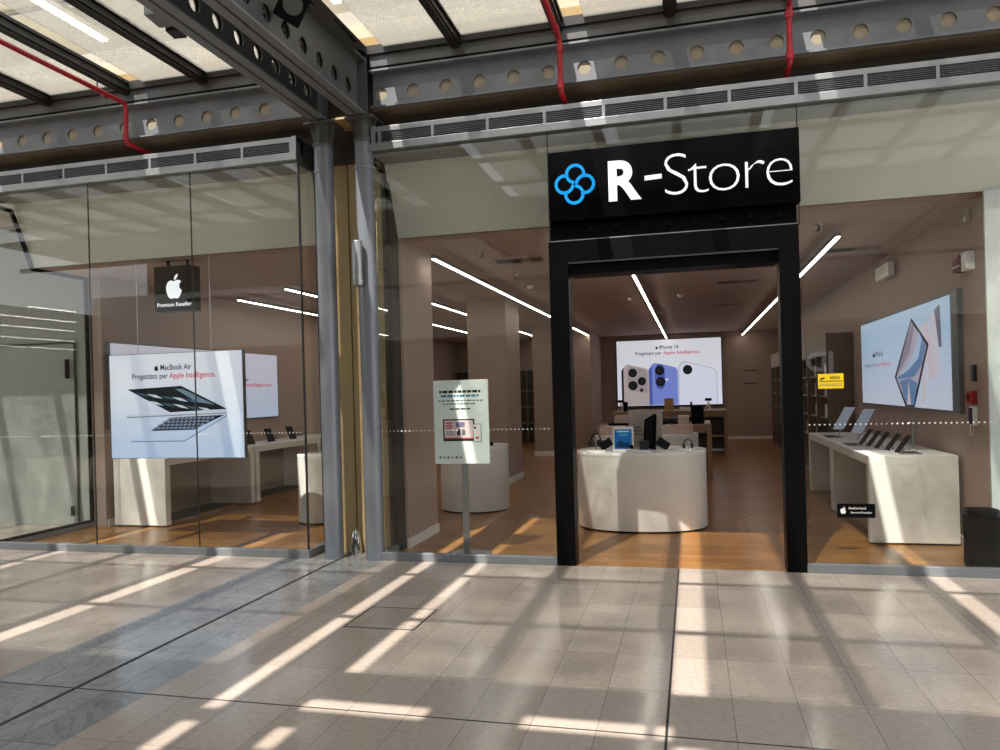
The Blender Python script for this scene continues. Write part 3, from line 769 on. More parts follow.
# ================================================================== THINGS BEHIND THE LEFT SHOP FRONT
def fx(px, py): return ((px - 62) / 838, (py - 140) / 657)     # share of the picture board measured on the photograph
def laptop_board(mb, P, W, H, d, PT=None):
    """Picture of an open thin laptop with two lines of writing; P(u, v, d) in metres from the lower-left corner."""
    q = lambda L: [(a * W, (1 - b) * H) for a, b in L]
    PT = PT or P
    mb.flat(q([(.135, .335), (.55, .315), (.885, .545), (.46, .565)]), P, d, 1)
    for k in range(10):
        a, b = .19 + (k % 5) * .095 + (k // 5) * .10, .365 + (k % 5) * .018 + (k // 5) * .085
        mb.flat(q([(a, b), (a + .07, b + .012), (a + .125, b + .05), (a + .06, b + .035)]), P, d * 1.4, 2 if k % 2 else 3)
    mb.flat(q([(.50, .34), (.56, .345), (.80, .505), (.66, .47)]), P, d * 1.4, 4)
    mb.flat(q([(.125, .578), (.885, .560), (.885, .592), (.125, .618)]), P, d, 5)
    mb.flat(q([(.125, .600), (.885, .578), (.885, .588), (.125, .612)]), P, d * 1.5, 6)
    mb.flat(q([(.155, .835), (.565, .835), (.885, .60), (.45, .615)]), P, d, 7)
    mb.flat(q([(.31, .74), (.485, .612), (.865, .60), (.635, .735)]), P, d * 1.4, 1)
    for r in range(4):
        for c in range(11):
            a = .335 + c * .032 + r * .032 + r * .006; b = .715 - r * .03
            mb.flat(q([(a - .012, b + .01), (a + .012, b + .009), (a + .026, b - .011), (a + .003, b - .010)]), P, d * 1.8, 6)
    mb.flat(q([(.155, .835), (.565, .835), (.565, .846), (.155, .846)]), P, d * 1.6, 6)
    mb.flat(q([(.565, .835), (.885, .60), (.885, .612), (.565, .846)]), P, d * 1.6, 6)
    b_, l_ = fruit_mark(.365 * W, (1 - .135) * H, .062 * H)
    mb.flat(b_, PT, d, 8); mb.flat(l_, PT, d, 8)
    put_text(mb, 'MacBook Air', PT, .395 * W, (1 - .158) * H, d, width=.235 * W, m=8, sv=.075 * H, bold=.012)
    put_text(mb, 'Progettato per', PT, .175 * W, (1 - .238) * H, d, width=.275 * W, m=9, sv=.075 * H, bold=.012)
    put_text(mb, 'Apple Intelligence.', PT, .462 * W, (1 - .238) * H, d, width=.345 * W, m=10, sv=.075 * H, bold=.012)
board_mats = ['screen_blue', ge('pic_dark', '#101820', .6), ge('pic_pale', '#c7d3dd', .7), ge('pic_teal', '#37576a', .7), ge('pic_steel', '#6d8796', .7), ge('pic_silver', '#c3c9d3', .85),
              ge('pic_edge', '#7f8ca4', .8), ge('pic_base', '#b4c6e2', .85), ge('pic_ink', '#0c0d10', .3), ge('pic_navy', '#1f2d58', .6), ge('pic_rose', '#c92a4c', .8)]
hs = thing('hanging_screen', 'white lit screen hung on wires with an open laptop picture', 'screen', (-5.68, 0.6, 0.945))
MB().box(-6.557, -4.812, 0.585, 0.64, 0.948, 2.150).build('casing', 'alu_dark', hs)
disp = MB().box(-6.550, -4.819, 0.580, 0.585, 0.955, 2.143).build('display', 'screen_blue', hs)
mb = MB(); laptop_board(mb, lambda u, v, d: (-6.55 + u, .580 - d, .955 + v), 1.731, 1.188, .0012)
mb.build('picture', board_mats, disp)
for x in (-6.18, -5.22): MB().tube([(x, .61, 2.15), (x, .61, ZC)], .004, 6).build('wire', 'silver', hs)

ws = thing('wall_screen', 'large lit wall screen on the brown side wall behind the hanging picture', 'screen', (XL, 3.5, 1.27))
MB().box(XL, XL + .05, 1.45, 5.62, 1.26, 2.39).build('casing', 'alu_dark', ws)
disp = MB().box(XL + .05, XL + .056, 1.49, 5.59, 1.275, 2.375).build('display', 'screen_wall', ws)
mb = MB(); P_ = lambda u, v, d: (XL + .056 + d, 1.49 + u, 1.275 + v)
laptop_board(mb, lambda u, v, d: P_(u * .62, v, d), 4.10, 1.10, .0012, lambda u, v, d: P_(u + .60, v - .30, d)); mb.build('picture', board_mats, disp)

pr = thing('hanging_sign', 'small black cube sign with a white fruit mark hung from the shop ceiling', 'sign', (-5.76, .70, 2.63))
box_ = MB().box(-6.012, -5.521, 0.70, 0.87, 2.635, 3.155).build('sign_box', 'black', pr, bevel=.003)
fn = FX(.70); mb = MB()
b_, l_ = fruit_mark(-5.745, 2.920, .287); mb.ext(b_, fn, 0, .004); mb.ext(l_, fn, 0, .004)
mb.build('fruit_emblem', 'glow_white', box_)
sz = .455 / text2d('Premium Reseller', .012)[2]
mb = MB(); put_text(mb, 'Premium', fn, -5.975, 2.69, .003, size=sz, bold=.012); mb.build('sign_lettering', 'glow_white', box_)
mb = MB(); put_text(mb, 'Reseller', fn, -5.52, 2.69, .003, size=sz, bold=.012, align='r'); mb.build('sign_lettering', 'glow_white', box_)
for x in (-5.88, -5.62): MB().box(x - .013, x + .013, .77, .80, 3.155, ZC).build('hanger', 'black', pr)

def side_table(x0, x1, y0, y1, ztop, legs, front, label, group):
    t = thing('display_table', label, 'table', ((x0 + x1) / 2, (y0 + y1) / 2, 0), group)
    MB().box(x0, x1, y0, y1, ztop - .09, ztop).build('table_top', 'white', t, bevel=.004)
    for y in legs:
        MB().box(x0, x1, y, y + .10, 0.02, ztop - .09).build('leg', 'white', t, bevel=.003)
    MB().box(x0 + .02 if front > 0 else x0 + .3, x1 - .3 if front > 0 else x1 - .02, y0 + .02, y1 - .02, 0, .02).build('plinth', 'shelfback', t)
    xb = x1 - .08 if front < 0 else x0 + .02
    MB().box(xb, xb + .06, y0 + .1, y1 - .1, 0.02, ztop - .09).build('back_panel', 'taupe', t)
    return t
side_table(-7.27, -6.50, 1.42, 3.45, .87, [1.42, 3.35], 1, 'white display table below the wall screen, its end close to the glass', 'white side tables')
side_table(-7.27, -6.50, 3.50, 5.60, .87, [3.50, 5.50], 1, 'white display table with dark tablets beyond the first along the brown side wall', 'white side tables')
side_table(-7.27, -6.50, 5.65, 7.80, .87, [5.65, 7.70], 1, 'white display table farthest along the brown side wall', 'white side tables')
side_table(1.665, XR - .04, 1.25, 3.30, .87, [1.25, 3.20], -1, 'white display table with a sunlit end panel under the wall screen', 'white side tables')
side_table(1.665, XR - .04, 3.34, 5.20, .87, [3.34, 5.10], -1, 'white display table with two pale screens on top beyond the sunlit table', 'white side tables')

def oval_counter(c, rx, ry, h, label, p=2.3, group=None):
    t = thing('round_counter', label, 'counter', (c[0], c[1], 0), group)
    MB().lathe((c[0], c[1], 0), [(.985, .0), (.985, .02)], 72, 0, rx, ry, p, cap=True).build('plinth', 'black', t)
    MB().lathe((c[0], c[1], 0), [(.997, .02), (1.0, .025), (1.0, h - .045)], 72, 0, rx, ry, p).build('body', 'white', t)
    MB().lathe((c[0], c[1], 0), [(1.0, h - .045), (1.004, h - .04), (1.004, h - .006), (.995, h)], 72, 0, rx, ry, p).build('counter_top', 'white_bright', t)
    return t
oval_counter((-.60, 2.16), .74, .57, .885, 'large white oval counter just inside the doorway, sun on its curved front')
oval_counter((-2.93, 3.20), .47, .44, .88, 'round white counter behind the poster stand', 2.0)
oval_counter((-4.66, 2.05), .29, .29, .875, 'small round white counter seen past the corner of the glass', 2.0)
oval_counter((-.65, 4.35), .72, .45, .94, 'white counter behind the large oval counter', 2.3)

# ------------------------------------------------------------------ devices
def make_phone(name, label, cat, group, w=.075, hgt=.155, screen='screen_off', body='charcoal', tilt=62, th=.009, foot=True, lift=.015):
    """Upright tilted device on a small stand, facing -y in its own frame, base at the origin."""
    t = thing(name, label, cat, (0, 0, 0), group)
    R = Matrix.Rotation(math.radians(90 - tilt), 3, 'X')
    R = Matrix.Rotation(-math.radians(90 - tilt), 3, 'X')
    c = R @ Vector((0, 0, hgt / 2 + lift))
    MB().obox(c, (w / 2, th / 2, hgt / 2), R).build('body', body, t, local=True, bevel=.003)
    MB().obox(c + R @ Vector((0, -th / 2 - .0006, 0)), (w / 2 - .004, .0006, hgt / 2 - .004), R).build('screen', screen, t, local=True)
    if foot:
        MB().obox((0, .045, .006), (w * .4, .06, .006)).build('stand_foot', 'white_bright', t, local=True, bevel=.002)
        MB().tube([(0, .075, .01), tuple(c + R @ Vector((0, th / 2, 0)))], .008, 8).build('stand_arm', 'silver', t, local=True)
    return t
def place(o, loc, rz):
    o.location = loc; o.rotation_euler = (0, 0, rz); return o
# right-hand table: five dark devices in a row, faces towards the shop
ph = make_phone('tablet', 'dark tablet on a stand, nearest the sunlit end of the white table', 'tablet', 'dark tablets on the sunlit table', .10, .215, tilt=52)
spots = [(1.97, 1.50), (1.94, 1.78), (1.90, 2.06), (1.88, 2.36), (1.86, 2.66)]
labs = ['dark tablet on a stand, nearest the sunlit end of the white table', 'dark tablet on a stand, second from the sunlit table end', 'dark tablet on a stand, third from the sunlit table end',
        'dark tablet on a stand, fourth from the sunlit table end', 'dark tablet on a stand, farthest from the sunlit table end']
for k, (x, y) in enumerate(spots):
    o = ph if k == 0 else dup(ph, label=labs[k])
    place(o, (x, y, .870), math.radians(-78))
bs = make_phone('desktop_display', 'pale lit display on a stand beside the dark tablets', 'display', 'pale displays on the white table', .21, .36, 'screen_pale', 'silver', 56, .014, lift=.11)
place(bs, (1.92, 3.35, .870), math.radians(-62))
b2 = dup(bs, label='pale lit display on a stand farther along, beside the cabinet'); place(b2, (1.86, 4.25, .870), math.radians(-62))
# left-hand tables: dark tablets
for k, (y, lab) in enumerate([(3.75, 'dark tablet on the side table, nearest the hanging picture'), (4.35, 'dark tablet on the side table, middle one of three'), (5.05, 'dark tablet on the side table, farthest of three')]):
    o = dup(ph, label=lab, group='dark tablets on the brown wall table'); place(o, (-6.72, y, .870), math.radians(60)); o.scale = (1.35, 1.2, 1.25)
tb_ = dup(ph, label='dark tablet leaning on the small table edge beside the glass corner', group='dark tablets on the brown wall table'); place(tb_, (-6.70, 6.4, .870), math.radians(60))
# flat things lying on the right-hand table
for k, (x, y, a, b, lab) in enumerate([(2.1, 1.55, .10, .14, 'flat dark keypad lying on the sunlit table'), (1.80, 2.75, .08, .20, 'flat dark keyboard lying on the white table by the tablets'), (1.82, 4.2, .09, .22, 'flat dark keyboard lying by the pale displays')]):
    t = thing('keyboard', lab, 'keyboard', (x, y, .870))
    MB().box(x - a, x + a, y - b, y + b, .870, .879).build('base', 'silver', t, bevel=.003)
    kb = MB()
    for i in range(5):
        for j in range(9):
            kb.box(x - a * .85 + i * a * .36, x - a * .85 + i * a * .36 + a * .28, y - b * .9 + j * b * .2, y - b * .9 + j * b * .2 + b * .16, .879, .882)
    kb.build('keys', 'charcoal', t)
ac = thing('acrylic_stand', 'clear acrylic stand holding a small silver gadget near the wall screen', 'display stand', (2.25, 1.95, .870))
MB().lathe((2.25, 1.95, .870), [(.0, 0), (.055, 0), (.055, .012), (.0, .012)], 24).build('base', 'silver', ac)
MB().box(2.22, 2.28, 1.92, 1.98, .882, 1.16).build('acrylic_block', 'acrylic', ac, bevel=.006)
MB().tube([(2.25, 1.95, .9), (2.25, 1.95, 1.10)], .012, 10).build('gadget', 'silver', ac)

# headphones on stands and small goods on the large oval counter (top z = .885)
ZT = .885
def headphones(loc, rz, label, s=1.0):
    t = thing('headphones', label, 'headphones', loc)
    arc = [(.075 * math.cos(a), 0, .115 + .085 * math.sin(a)) for a in [math.radians(q) for q in range(-10, 191, 12)]]
    MB().tube([tuple(Vector(p) * s) for p in arc], .009 * s, 10).build('headband', 'black', t, local=True)
    for k in (-1, 1):
        mb = MB().tube([(k * .095 * s, 0, .085 * s), (k * .05 * s, 0, .085 * s)], [.038 * s, .042 * s], 20)
        mb.build('ear_cup', 'charcoal', t, local=True)
    MB().tube([(0, 0, .0), (0, 0, .19 * s)], .008 * s, 10).build('stand_pole', 'silver', t, local=True)
    MB().lathe((0, 0, 0), [(0, 0), (.06 * s, 0), (.06 * s, .008), (0, .008)], 24).build('stand_base', 'white_bright', t, local=True)
    return place(t, loc, rz)
headphones((-1.10, 1.98, ZT), .9, 'black headphones on a stand at the end of the oval counter')
headphones((-.06, 1.92, ZT), .2, 'small dark headphones at the other end of the oval counter', .62)
lf = thing('leaflet_frame', 'white framed leaflet with a blue picture standing on the oval counter', 'leaflet frame', (-.78, 1.9, ZT))
Rl = Matrix.Rotation(-.10, 3, 'X')
MB().obox((-.78, 1.93, ZT + .14), (.118, .006, .138), Rl).build('frame', 'white_bright', lf, bevel=.003)
leaf = MB().obox((-.78, 1.9225, ZT + .135), (.098, .0012, .112), Rl).build('leaflet', 'leaflet_glow', lf)  # paper leaflet with an added glow; its print glows too
mb = MB(); fnl = lambda u, v, d: tuple(Vector((-.78, 1.93, ZT + .14)) + Rl @ Vector((u, -.0098 - d, v)))
mb.flat([(-.07, .075), (.07, .075), (.07, .09), (-.07, .09)], fnl, .0005, 0)
mb.flat([(-.05, .03), (.05, .03), (.05, .055), (-.05, .055)], fnl, .0005, 1)
mb.flat([(-.075, -.10), (.075, -.10), (.06, -.03), (.02, -.05), (-.03, -.02), (-.075, -.05)], fnl, .0005, 2)
mb.build('leaflet_print', [ge('lf_a', '#9cc4d8', .5), ge('lf_b', '#3f8f93', .5), ge('lf_c', '#123a5c', .4)], leaf)
MB().box(-.84, -.72, 1.90, 1.99, ZT, ZT + .012).build('foot', 'white_bright', lf)
bp = thing('backing_board', 'tall pale display board standing behind the blue leaflet', 'display board', (-.54, 2.2, ZT))
MB().box(-.735, -.345, 2.20, 2.24, ZT, 1.345).build('board', 'box_grey', bp, bevel=.004)
MB().box(-.72, -.36, 2.16, 2.28, ZT, ZT + .02).build('foot', 'white_bright', bp)
mb = MB()
for k in range(3): mb.box(-.70, -.60 + .02 * k, 2.197, 2.199, 1.13 - .04 * k, 1.145 - .04 * k)
mb.build('board_print', 'ink_grey', bp)
sb_ = thing('standing_phone_model', 'large black phone dummy standing on edge against the display board', 'phone dummy', (-.48, 2.05, ZT))
mb = MB(); mb.ext([(-.56, ZT + .04), (-.42, ZT + .0), (-.40, ZT + .40), (-.42, ZT + .42), (-.54, ZT + .35)], lambda u, v, d: (u, 2.06 - d, v), 0, .05)
mb.build('body', 'black', sb_, bevel=.008)
MB().ext([(-.53, ZT + .07), (-.46, ZT + .05), (-.45, ZT + .37), (-.52, ZT + .33)], lambda u, v, d: (u, 2.01 - d, v), 0, .003).build('screen', 'screen_off', sb_)
MB().box(-.60, -.50, 1.98, 2.06, ZT, ZT + .11).build('dock', 'charcoal', sb_, bevel=.006)
def slab(name, c, size, R, mat, label, cat):
    t = thing(name, label, cat, (c[0], c[1], ZT))
    MB().obox(c, size, R).build('body', mat, t, bevel=.003)
    MB().obox((c[0], c[1] + .03, ZT + .006), (size[0] * .8, .03, .006)).build('foot', 'white_bright', t)
slab('phone', (-.985, 1.98, ZT + .075), (.075, .006, .05), Matrix.Rotation(-.55, 3, 'Y') @ Matrix.Rotation(-.4, 3, 'X'), 'screen_off', 'dark tilted phone between the headphones and the blue leaflet', 'phone')
slab('phone', (-.335, 1.98, ZT + .075), (.075, .006, .05), Matrix.Rotation(.6, 3, 'Y') @ Matrix.Rotation(-.4, 3, 'X'), 'screen_off', 'dark tilted phone beside the tall black phone dummy', 'phone')
for k, (x, y, a, b, lab) in enumerate([(-1.08, 1.80, .11, .07, 'thin white tray under the black headphones'), (-.60, 1.76, .14, .06, 'thin white tray in front of the blue leaflet'), (-.24, 1.78, .16, .05, 'thin white tray beside the small dark headphones')]):
    t = thing('display_tray', lab, 'tray', (x, y, ZT), 'white trays on the oval counter')
    MB().lathe((x, y, ZT), [(1, 0), (1, .014), (.96, .02)], 32, 0, a, b, 3).build('tray', 'white_bright', t)
    MB().obox((x + .02, y, ZT + .0235), (a * .3, b * .25, .004)).build('gadget', 'silver', t, bevel=.002)
wt = thing('smart_watch', 'small dark watch on a white cushion at the front of the oval counter', 'watch', (-.68, 1.90, ZT))
MB().lathe((-.68, 1.84, ZT), [(0, 0), (.035, 0), (.03, .035), (0, .04)], 20).build('cushion', 'white_bright', wt)
MB().obox((-.68, 1.825, ZT + .052), (.022, .008, .024), Matrix.Rotation(-.5, 3, 'X')).build('watch_face', 'black', wt, bevel=.004)
# goods on the counter behind (z .94)
kb_ = thing('accessory_box', 'pinkish pale carton on the counter behind the oval one', 'box', (-.25, 4.2, .94))
MB().box(-.52, .0, 4.05, 4.35, .94, 1.05).build('carton', 'kraft', kb_, bevel=.004); MB().box(-.52, .0, 4.05, 4.35, 1.05, 1.062).build('lid', 'kraft', kb_, bevel=.003)
rb = thing('camera_gadget', 'black action camera on a bracket on top of the pale carton', 'camera', (-.40, 4.15, 1.062))
MB().box(-.47, -.37, 4.12, 4.18, 1.075, 1.14).build('body', 'black', rb, bevel=.008); MB().tube([(-.42, 4.12, 1.107), (-.42, 4.09, 1.107)], .024, 16).build('lens', 'charcoal', rb)
MB().tube([(-.37, 4.15, 1.09), (-.30, 4.15, 1.13), (-.24, 4.15, 1.10)], .014, 8).build('bracket', 'black', rb); MB().box(-.47, -.30, 4.11, 4.19, 1.062, 1.075).build('foot', 'silver', rb)
kb2 = thing('accessory_box', 'pale carton on the counter behind the black headphones', 'box', (-1.15, 4.2, .94))
MB().box(-1.30, -.95, 4.05, 4.35, .94, 1.05).build('carton', 'kraft', kb2, bevel=.004); MB().box(-1.30, -.95, 4.05, 4.35, 1.05, 1.06).build('lid', 'kraft', kb2, bevel=.003)

# ------------------------------------------------------------------ wooden tables farther back
def wood_table(x0, x1, y0, y1, zt, label):
    t = thing('wooden_table', label, 'table', ((x0 + x1) / 2, (y0 + y1) / 2, 0))
    MB().box(x0, x1, y0, y1, zt - .05, zt).build('table_top', 'tablewood', t, bevel=.003)
    MB().box(x0 + .08, x1 - .08, y0 + .02, y1 - .02, zt - .15, zt - .05).build('apron', 'tablewood', t)
    for x in (x0, x1 - .08): MB().box(x, x + .08, y0, y1, 0, zt - .05).build('leg', 'tablewood', t, bevel=.002)
    MB().box(x0 + .08, x1 - .08, y0 + .25, y1 - .02, 0.10, zt - .15).build('drawer_unit', 'shelfback', t)
    MB().box(x0 + .08, x1 - .08, y0 + .05, y1 - .02, 0.40, .43).build('shelf', 'tablewood', t)
    return t
wood_table(-1.66, .31, 6.6, 7.6, .95, 'brown wooden table behind the white counters')
wood_table(-1.9, .80, 11.8, 13.0, 1.03, 'brown wooden table in front of the back wall screen')
def simple_box(name, b, mat, label, cat, lid=None):
    t = thing(name, label, cat, ((b[0] + b[1]) / 2, (b[2] + b[3]) / 2, b[4]))
    zl = b[5] - (b[5] - b[4]) * .12
    MB().box(b[0], b[1], b[2], b[3], b[4], zl).build('casing', mat, t, bevel=.005)
    MB().box(b[0] + .003, b[1] - .003, b[2] + .003, b[3] - .003, zl, b[5]).build('top_cover', lid or mat, t, bevel=.004)
    return t
simple_box('accessory_box', (-1.35, -.80, 6.75, 7.1, .95, 1.12), 'kraft', 'long pale carton on the brown table beside a black base', 'box')
simple_box('speaker', (-.02, .19, 6.8, 7.0, .95, 1.27), 'black', 'tall black speaker on the brown wooden table', 'speaker')
simple_box('accessory_box', (-.78, -.56, 6.75, 7.0, .95, 1.18), 'box_grey', 'grey carton on the brown table beside the dark monitor', 'box')
simple_box('accessory_box', (-.25, -.06, 6.75, 7.0, .95, 1.10), 'kraft', 'small pale carton beside the tall black speaker', 'box', 'white_bright')
simple_box('laptop_riser', (.21, .29, 6.7, 7.0, .95, 1.0), 'white_bright', 'small white riser beside the tall black speaker', 'riser')
simple_box('media_player', (-1.45, -.84, 6.66, 6.74, .95, .99), 'black', 'flat black media box in front of the long pale carton', 'media player')
simple_box('keyboard_case', (-.56, -.25, 6.9, 7.15, .95, 1.06), 'charcoal', 'dark flat case between two cartons on the brown table', 'case')
headphones((-1.05, 7.2, 1.10), .3, 'black headphones standing on the brown table behind the long carton', 1.0).location.z = .95
def tripod(loc, label, s=1.0):
    t = thing('camera_tripod', label, 'tripod', loc)
    for k in range(3):
        a = 2 * PI * k / 3 + .5
        MB().tube([(.09 * s * math.cos(a), .09 * s * math.sin(a), 0), (0, 0, .16 * s)], .012 * s, 8).build('leg', 'white_bright', t, local=True)
    MB().tube([(0, 0, .15 * s), (0, 0, .20 * s)], .014 * s, 8).build('neck', 'white_bright', t, local=True)
    MB().box(-.07 * s, .07 * s, -.02 * s, .02 * s, .20 * s, .26 * s).build('camera', 'black', t, local=True, bevel=.006)
    return place(t, loc, .2)
tripod((.38, 12.2, 1.03), 'white tripod with a small black camera at the end of the rear table', 1.1)
tripod((-1.72, 12.2, 1.03), 'white tripod with a small black camera at the far end of the rear table', 1.1)
simple_box('speaker', (-2 + .35, -1.55, 12.1, 12.3, 1.03, 1.27), 'black', 'small black speaker beside the tripod on the rear table', 'speaker')
simple_box('accessory_box', (-.66, -.44, 12.1, 12.3, 1.03, 1.33), 'box_tan', 'brown carton standing against the lit back wall screen', 'box')
simple_box('microphone', (-.05, .0, 12.1, 12.2, 1.03, 1.24), 'black', 'thin black microphone stand on the rear table', 'microphone')
simple_box('white_case', (-.30, .20, 12.1, 12.4, 1.03, 1.10), 'white_bright', 'flat white case lying on the rear table', 'case')
# shop phones by the round counter behind the poster
t = thing('camera_gadget', 'small black camera lying on the round counter behind the poster stand', 'camera', (-2.35, 3.0, .88))
MB().obox((-2.68, 3.0, .905), (.07, .03, .025), Matrix.Rotation(.4, 3, 'Z')).build('body', 'black', t, bevel=.008)
MB().tube([(-2.70, 2.97, .905), (-2.72, 2.92, .905)], .02, 12).build('lens', 'charcoal', t)

# ------------------------------------------------------------------ back wall screen
YS = 16.86
bk = thing('wall_screen', 'wide lit screen with three phones on the back wall', 'screen', (-.65, YS, 1.07))
MB().box(-2.24, .90, YS - .06, YS + .04, 1.02, 3.075).build('casing', 'black', bk)
disp = MB().box(-2.22, .88, YS - .066, YS - .06, 1.06, 3.055).build('display', 'screen_white', bk)
W, Hh = 3.10, 1.995
fnb = lambda u, v, d: (-2.22 + u * W, YS - .066 - d, 1.06 + (1 - v) * Hh)
def q8(px, py): return ((px - 100) / 800, (py - 78 ) / 500)
mb = MB()
def ring_cam(px, py, r, d=.004):
    u, v = q8(px, py)
    mb.flat([(a, b) for a, b in circ(u, v, r / 800, 20, rv=r / 500)], fnb, d, 1)
    mb.flat([(a, b) for a, b in circ(u, v, r * .62 / 800, 20, rv=r * .62 / 500)], fnb, d + .001, 2)
    mb.flat([(a, b) for a, b in circ(u + .004, v, r * .25 / 800, 12, rv=r * .25 / 500)], fnb, d + .002, 1)
L = lambda pts: [q8(a, b) for a, b in pts]
mb.flat(L([(133, 305), (150, 285), (165, 285), (165, 575), (133, 575)]), fnb, .001, 2)
mb.flat(L([(150, 300), (160, 270), (185, 258), (330, 295), (350, 312), (350, 575), (150, 575)]), fnb, .002, 0)
mb.flat(L([(178, 300), (200, 275), (310, 300), (335, 330), (335, 475), (300, 482), (200, 455), (178, 430)]), fnb, .003, 3)
for a in ((222, 325, 34), (222, 422, 36), (292, 390, 32)): ring_cam(*a)
ring_cam(288, 458, 14)
mb.flat(L([(348, 300), (372, 265), (395, 254), (440, 262), (555, 292), (568, 315), (568, 575), (348, 575)]), fnb, .002, 4)
mb.flat(L([(348, 300), (372, 290), (372, 575), (348, 575)]), fnb, .003, 5)
mb.flat(L([(395, 300), (410, 268), (435, 260), (460, 275), (470, 310), (470, 420), (455, 450), (430, 456), (405, 440), (395, 400)]), fnb, .003, 5)
ring_cam(432, 312, 36); ring_cam(437, 398, 36)
bb, ll = fruit_mark(*q8(487, 385), .045); mb.flat(bb, fnb, .003, 6); mb.flat([(a, b) for a, b in ll], fnb, .003, 6)
mb.flat(L([(568, 300), (590, 258), (620, 246), (840, 305), (868, 335), (868, 575), (568, 575)]), fnb, .002, 7)
mb.flat(L([(582, 305), (600, 268), (625, 255), (835, 313), (860, 342), (860, 575), (582, 575)]), fnb, .003, 6)
ring_cam(645, 312, 36)
fnt = lambda u, v, d: (-2.22 + u * W, YS - .066 - d, 1.06 + v * Hh)
bb, ll = fruit_mark(.392, 1 - .118, .05)
fr_ = lambda Lp: [(.392 + (a - .392) * .645, b) for a, b in Lp]
mb.flat(fr_(bb), fnt, .001, 8); mb.flat(fr_(ll), fnt, .001, 8)
put_text(mb, 'iPhone 16', fnt, .415, 1 - .138, .001, width=.185, m=8, sv=.075, bold=.012)
put_text(mb, 'Progettato per', fnt, .185, 1 - .222, .001, width=.25, m=9, sv=.068, bold=.012)
put_text(mb, 'Apple Intelligence.', fnt, .452, 1 - .222, .001, width=.35, m=10, sv=.068, bold=.012)
mb.build('picture', [ge('ph_sand', '#b3a6a6', .75), ge('ph_black', '#0b0c10', .5), ge('ph_lens', '#2c3038', .5), ge('ph_plate', '#9f9294', .75), ge('ph_blue', '#7787d0', .8), ge('ph_navy', '#4a5aa6', .8),
                     ge('ph_white', '#d3d5e6', .85), ge('ph_pale', '#b9bccd', .85), ge('pic_ink', '#16181c'), ge('pic_navy', '#2b3a63'), ge('pic_rose', '#cf3c5c')], disp)

# ------------------------------------------------------------------ tablet screen on the right-hand wall
sr = thing('wall_screen', 'big lit screen with slanting tablets on the wall above the sunlit table', 'screen', (XR, 3, 1.3))
MB().box(XR - .045, XR, 1.16, 5.42, 1.272, 2.46).build('casing', 'alu_dark', sr)
XS = XR - .05
disp = MB().box(XS, XS + .006, 1.36, 5.35, 1.298, 2.425).build('display', 'screen_ipad', sr)
kr = 1.038
fnr = lambda u, v, d: (XS - d, (u + 6.9) * kr - 6.9, 1.6 + (v - 1.6) * kr)
mb = MB()
mb.flat([(1.68, 2.25), (1.42, 2.29), (1.36, 1.66), (1.62, 1.60)], fnr, .0010, 3)
mb.flat([(1.52, 2.30), (1.34, 2.34), (1.31, 1.92), (1.40, 1.92)], fnr, .0012, 4)
mb.flat([(1.98, 2.18), (1.72, 2.20), (1.52, 1.62), (1.70, 1.60)], fnr, .0014, 5)
mb.flat([(2.10, 2.22), (1.80, 2.12), (1.85, 1.40), (2.0, 1.36)], fnr, .0016, 3)
mb.flat([(2.33, 2.29), (1.72, 1.97), (2.29, 1.31), (2.66, 1.31), (3.10, 1.65)], fnr, .0020, 1)
mb.flat([(2.33, 2.25), (1.80, 1.96), (2.35, 1.33), (2.60, 1.33), (3.02, 1.64)], fnr, .0024, 2)
mb.flat([(2.08, 2.13), (1.82, 1.96), (1.98, 1.76), (2.28, 1.64), (2.95, 1.62), (3.02, 1.64), (2.62, 1.72), (2.30, 1.86), (2.16, 1.98)], fnr, .0028, 6)
mb.flat([(2.08, 2.13), (1.95, 2.04), (2.10, 1.84), (2.50, 1.72), (2.98, 1.655), (3.02, 1.64), (2.62, 1.74), (2.30, 1.88), (2.16, 2.0)], fnr, .0032, 7)
mb.flat([(2.30, 2.23), (2.22, 2.19), (2.42, 1.92), (2.98, 1.66), (3.01, 1.67)], fnr, .0030, 8)
mb.flat([(2.90, 1.60), (2.60, 1.33), (2.50, 1.60), (2.42, 1.33), (2.30, 1.34), (2.16, 1.57), (2.45, 1.63)], fnr, .0030, 6)
mb.flat([(2.56, 1.34), (2.50, 1.58), (2.44, 1.34)], fnr, .0034, 5)
fnt2 = lambda u, v, d: fnr(4.24 - u, v, d)
bb, ll = fruit_mark(.04, 1.955, .075); mb.flat([(a * 2.2, b) for a, b in bb], fnt2, .001, 0); mb.flat([(a * 2.2, b) for a, b in ll], fnt2, .001, 0)
put_text(mb, 'iPad', fnt2, .15, 1.925, .001, width=.42, m=0, sv=.10)
fnt3 = lambda u, v, d: fnr(4.72 - u, v, d)
put_text(mb, 'Progettato per', fnt3, 0, 1.80, .001, width=.62, m=9, sv=.075)
put_text(mb, 'Apple Intelligence.', fnt3, .66, 1.80, .001, width=.80, m=10, sv=.075)
mb.build('picture', [ge('pic_ink', '#16181c'), ge('tb_edge', '#101118', .3), ge('tb_lilac', '#b4aac0', .7), ge('tb_pale', '#c9c3d0', .75), ge('tb_grey', '#6c6f7d', .6), ge('tb_pink', '#cdbdc8', .75),
                     ge('tb_blue', '#5f7fa8', .7), ge('tb_sky', '#a9bdd6', .75), ge('tb_mauve', '#8f8596', .65), ge('pic_navy', '#2b3a63'), ge('pic_rose', '#cf3c5c')], disp)

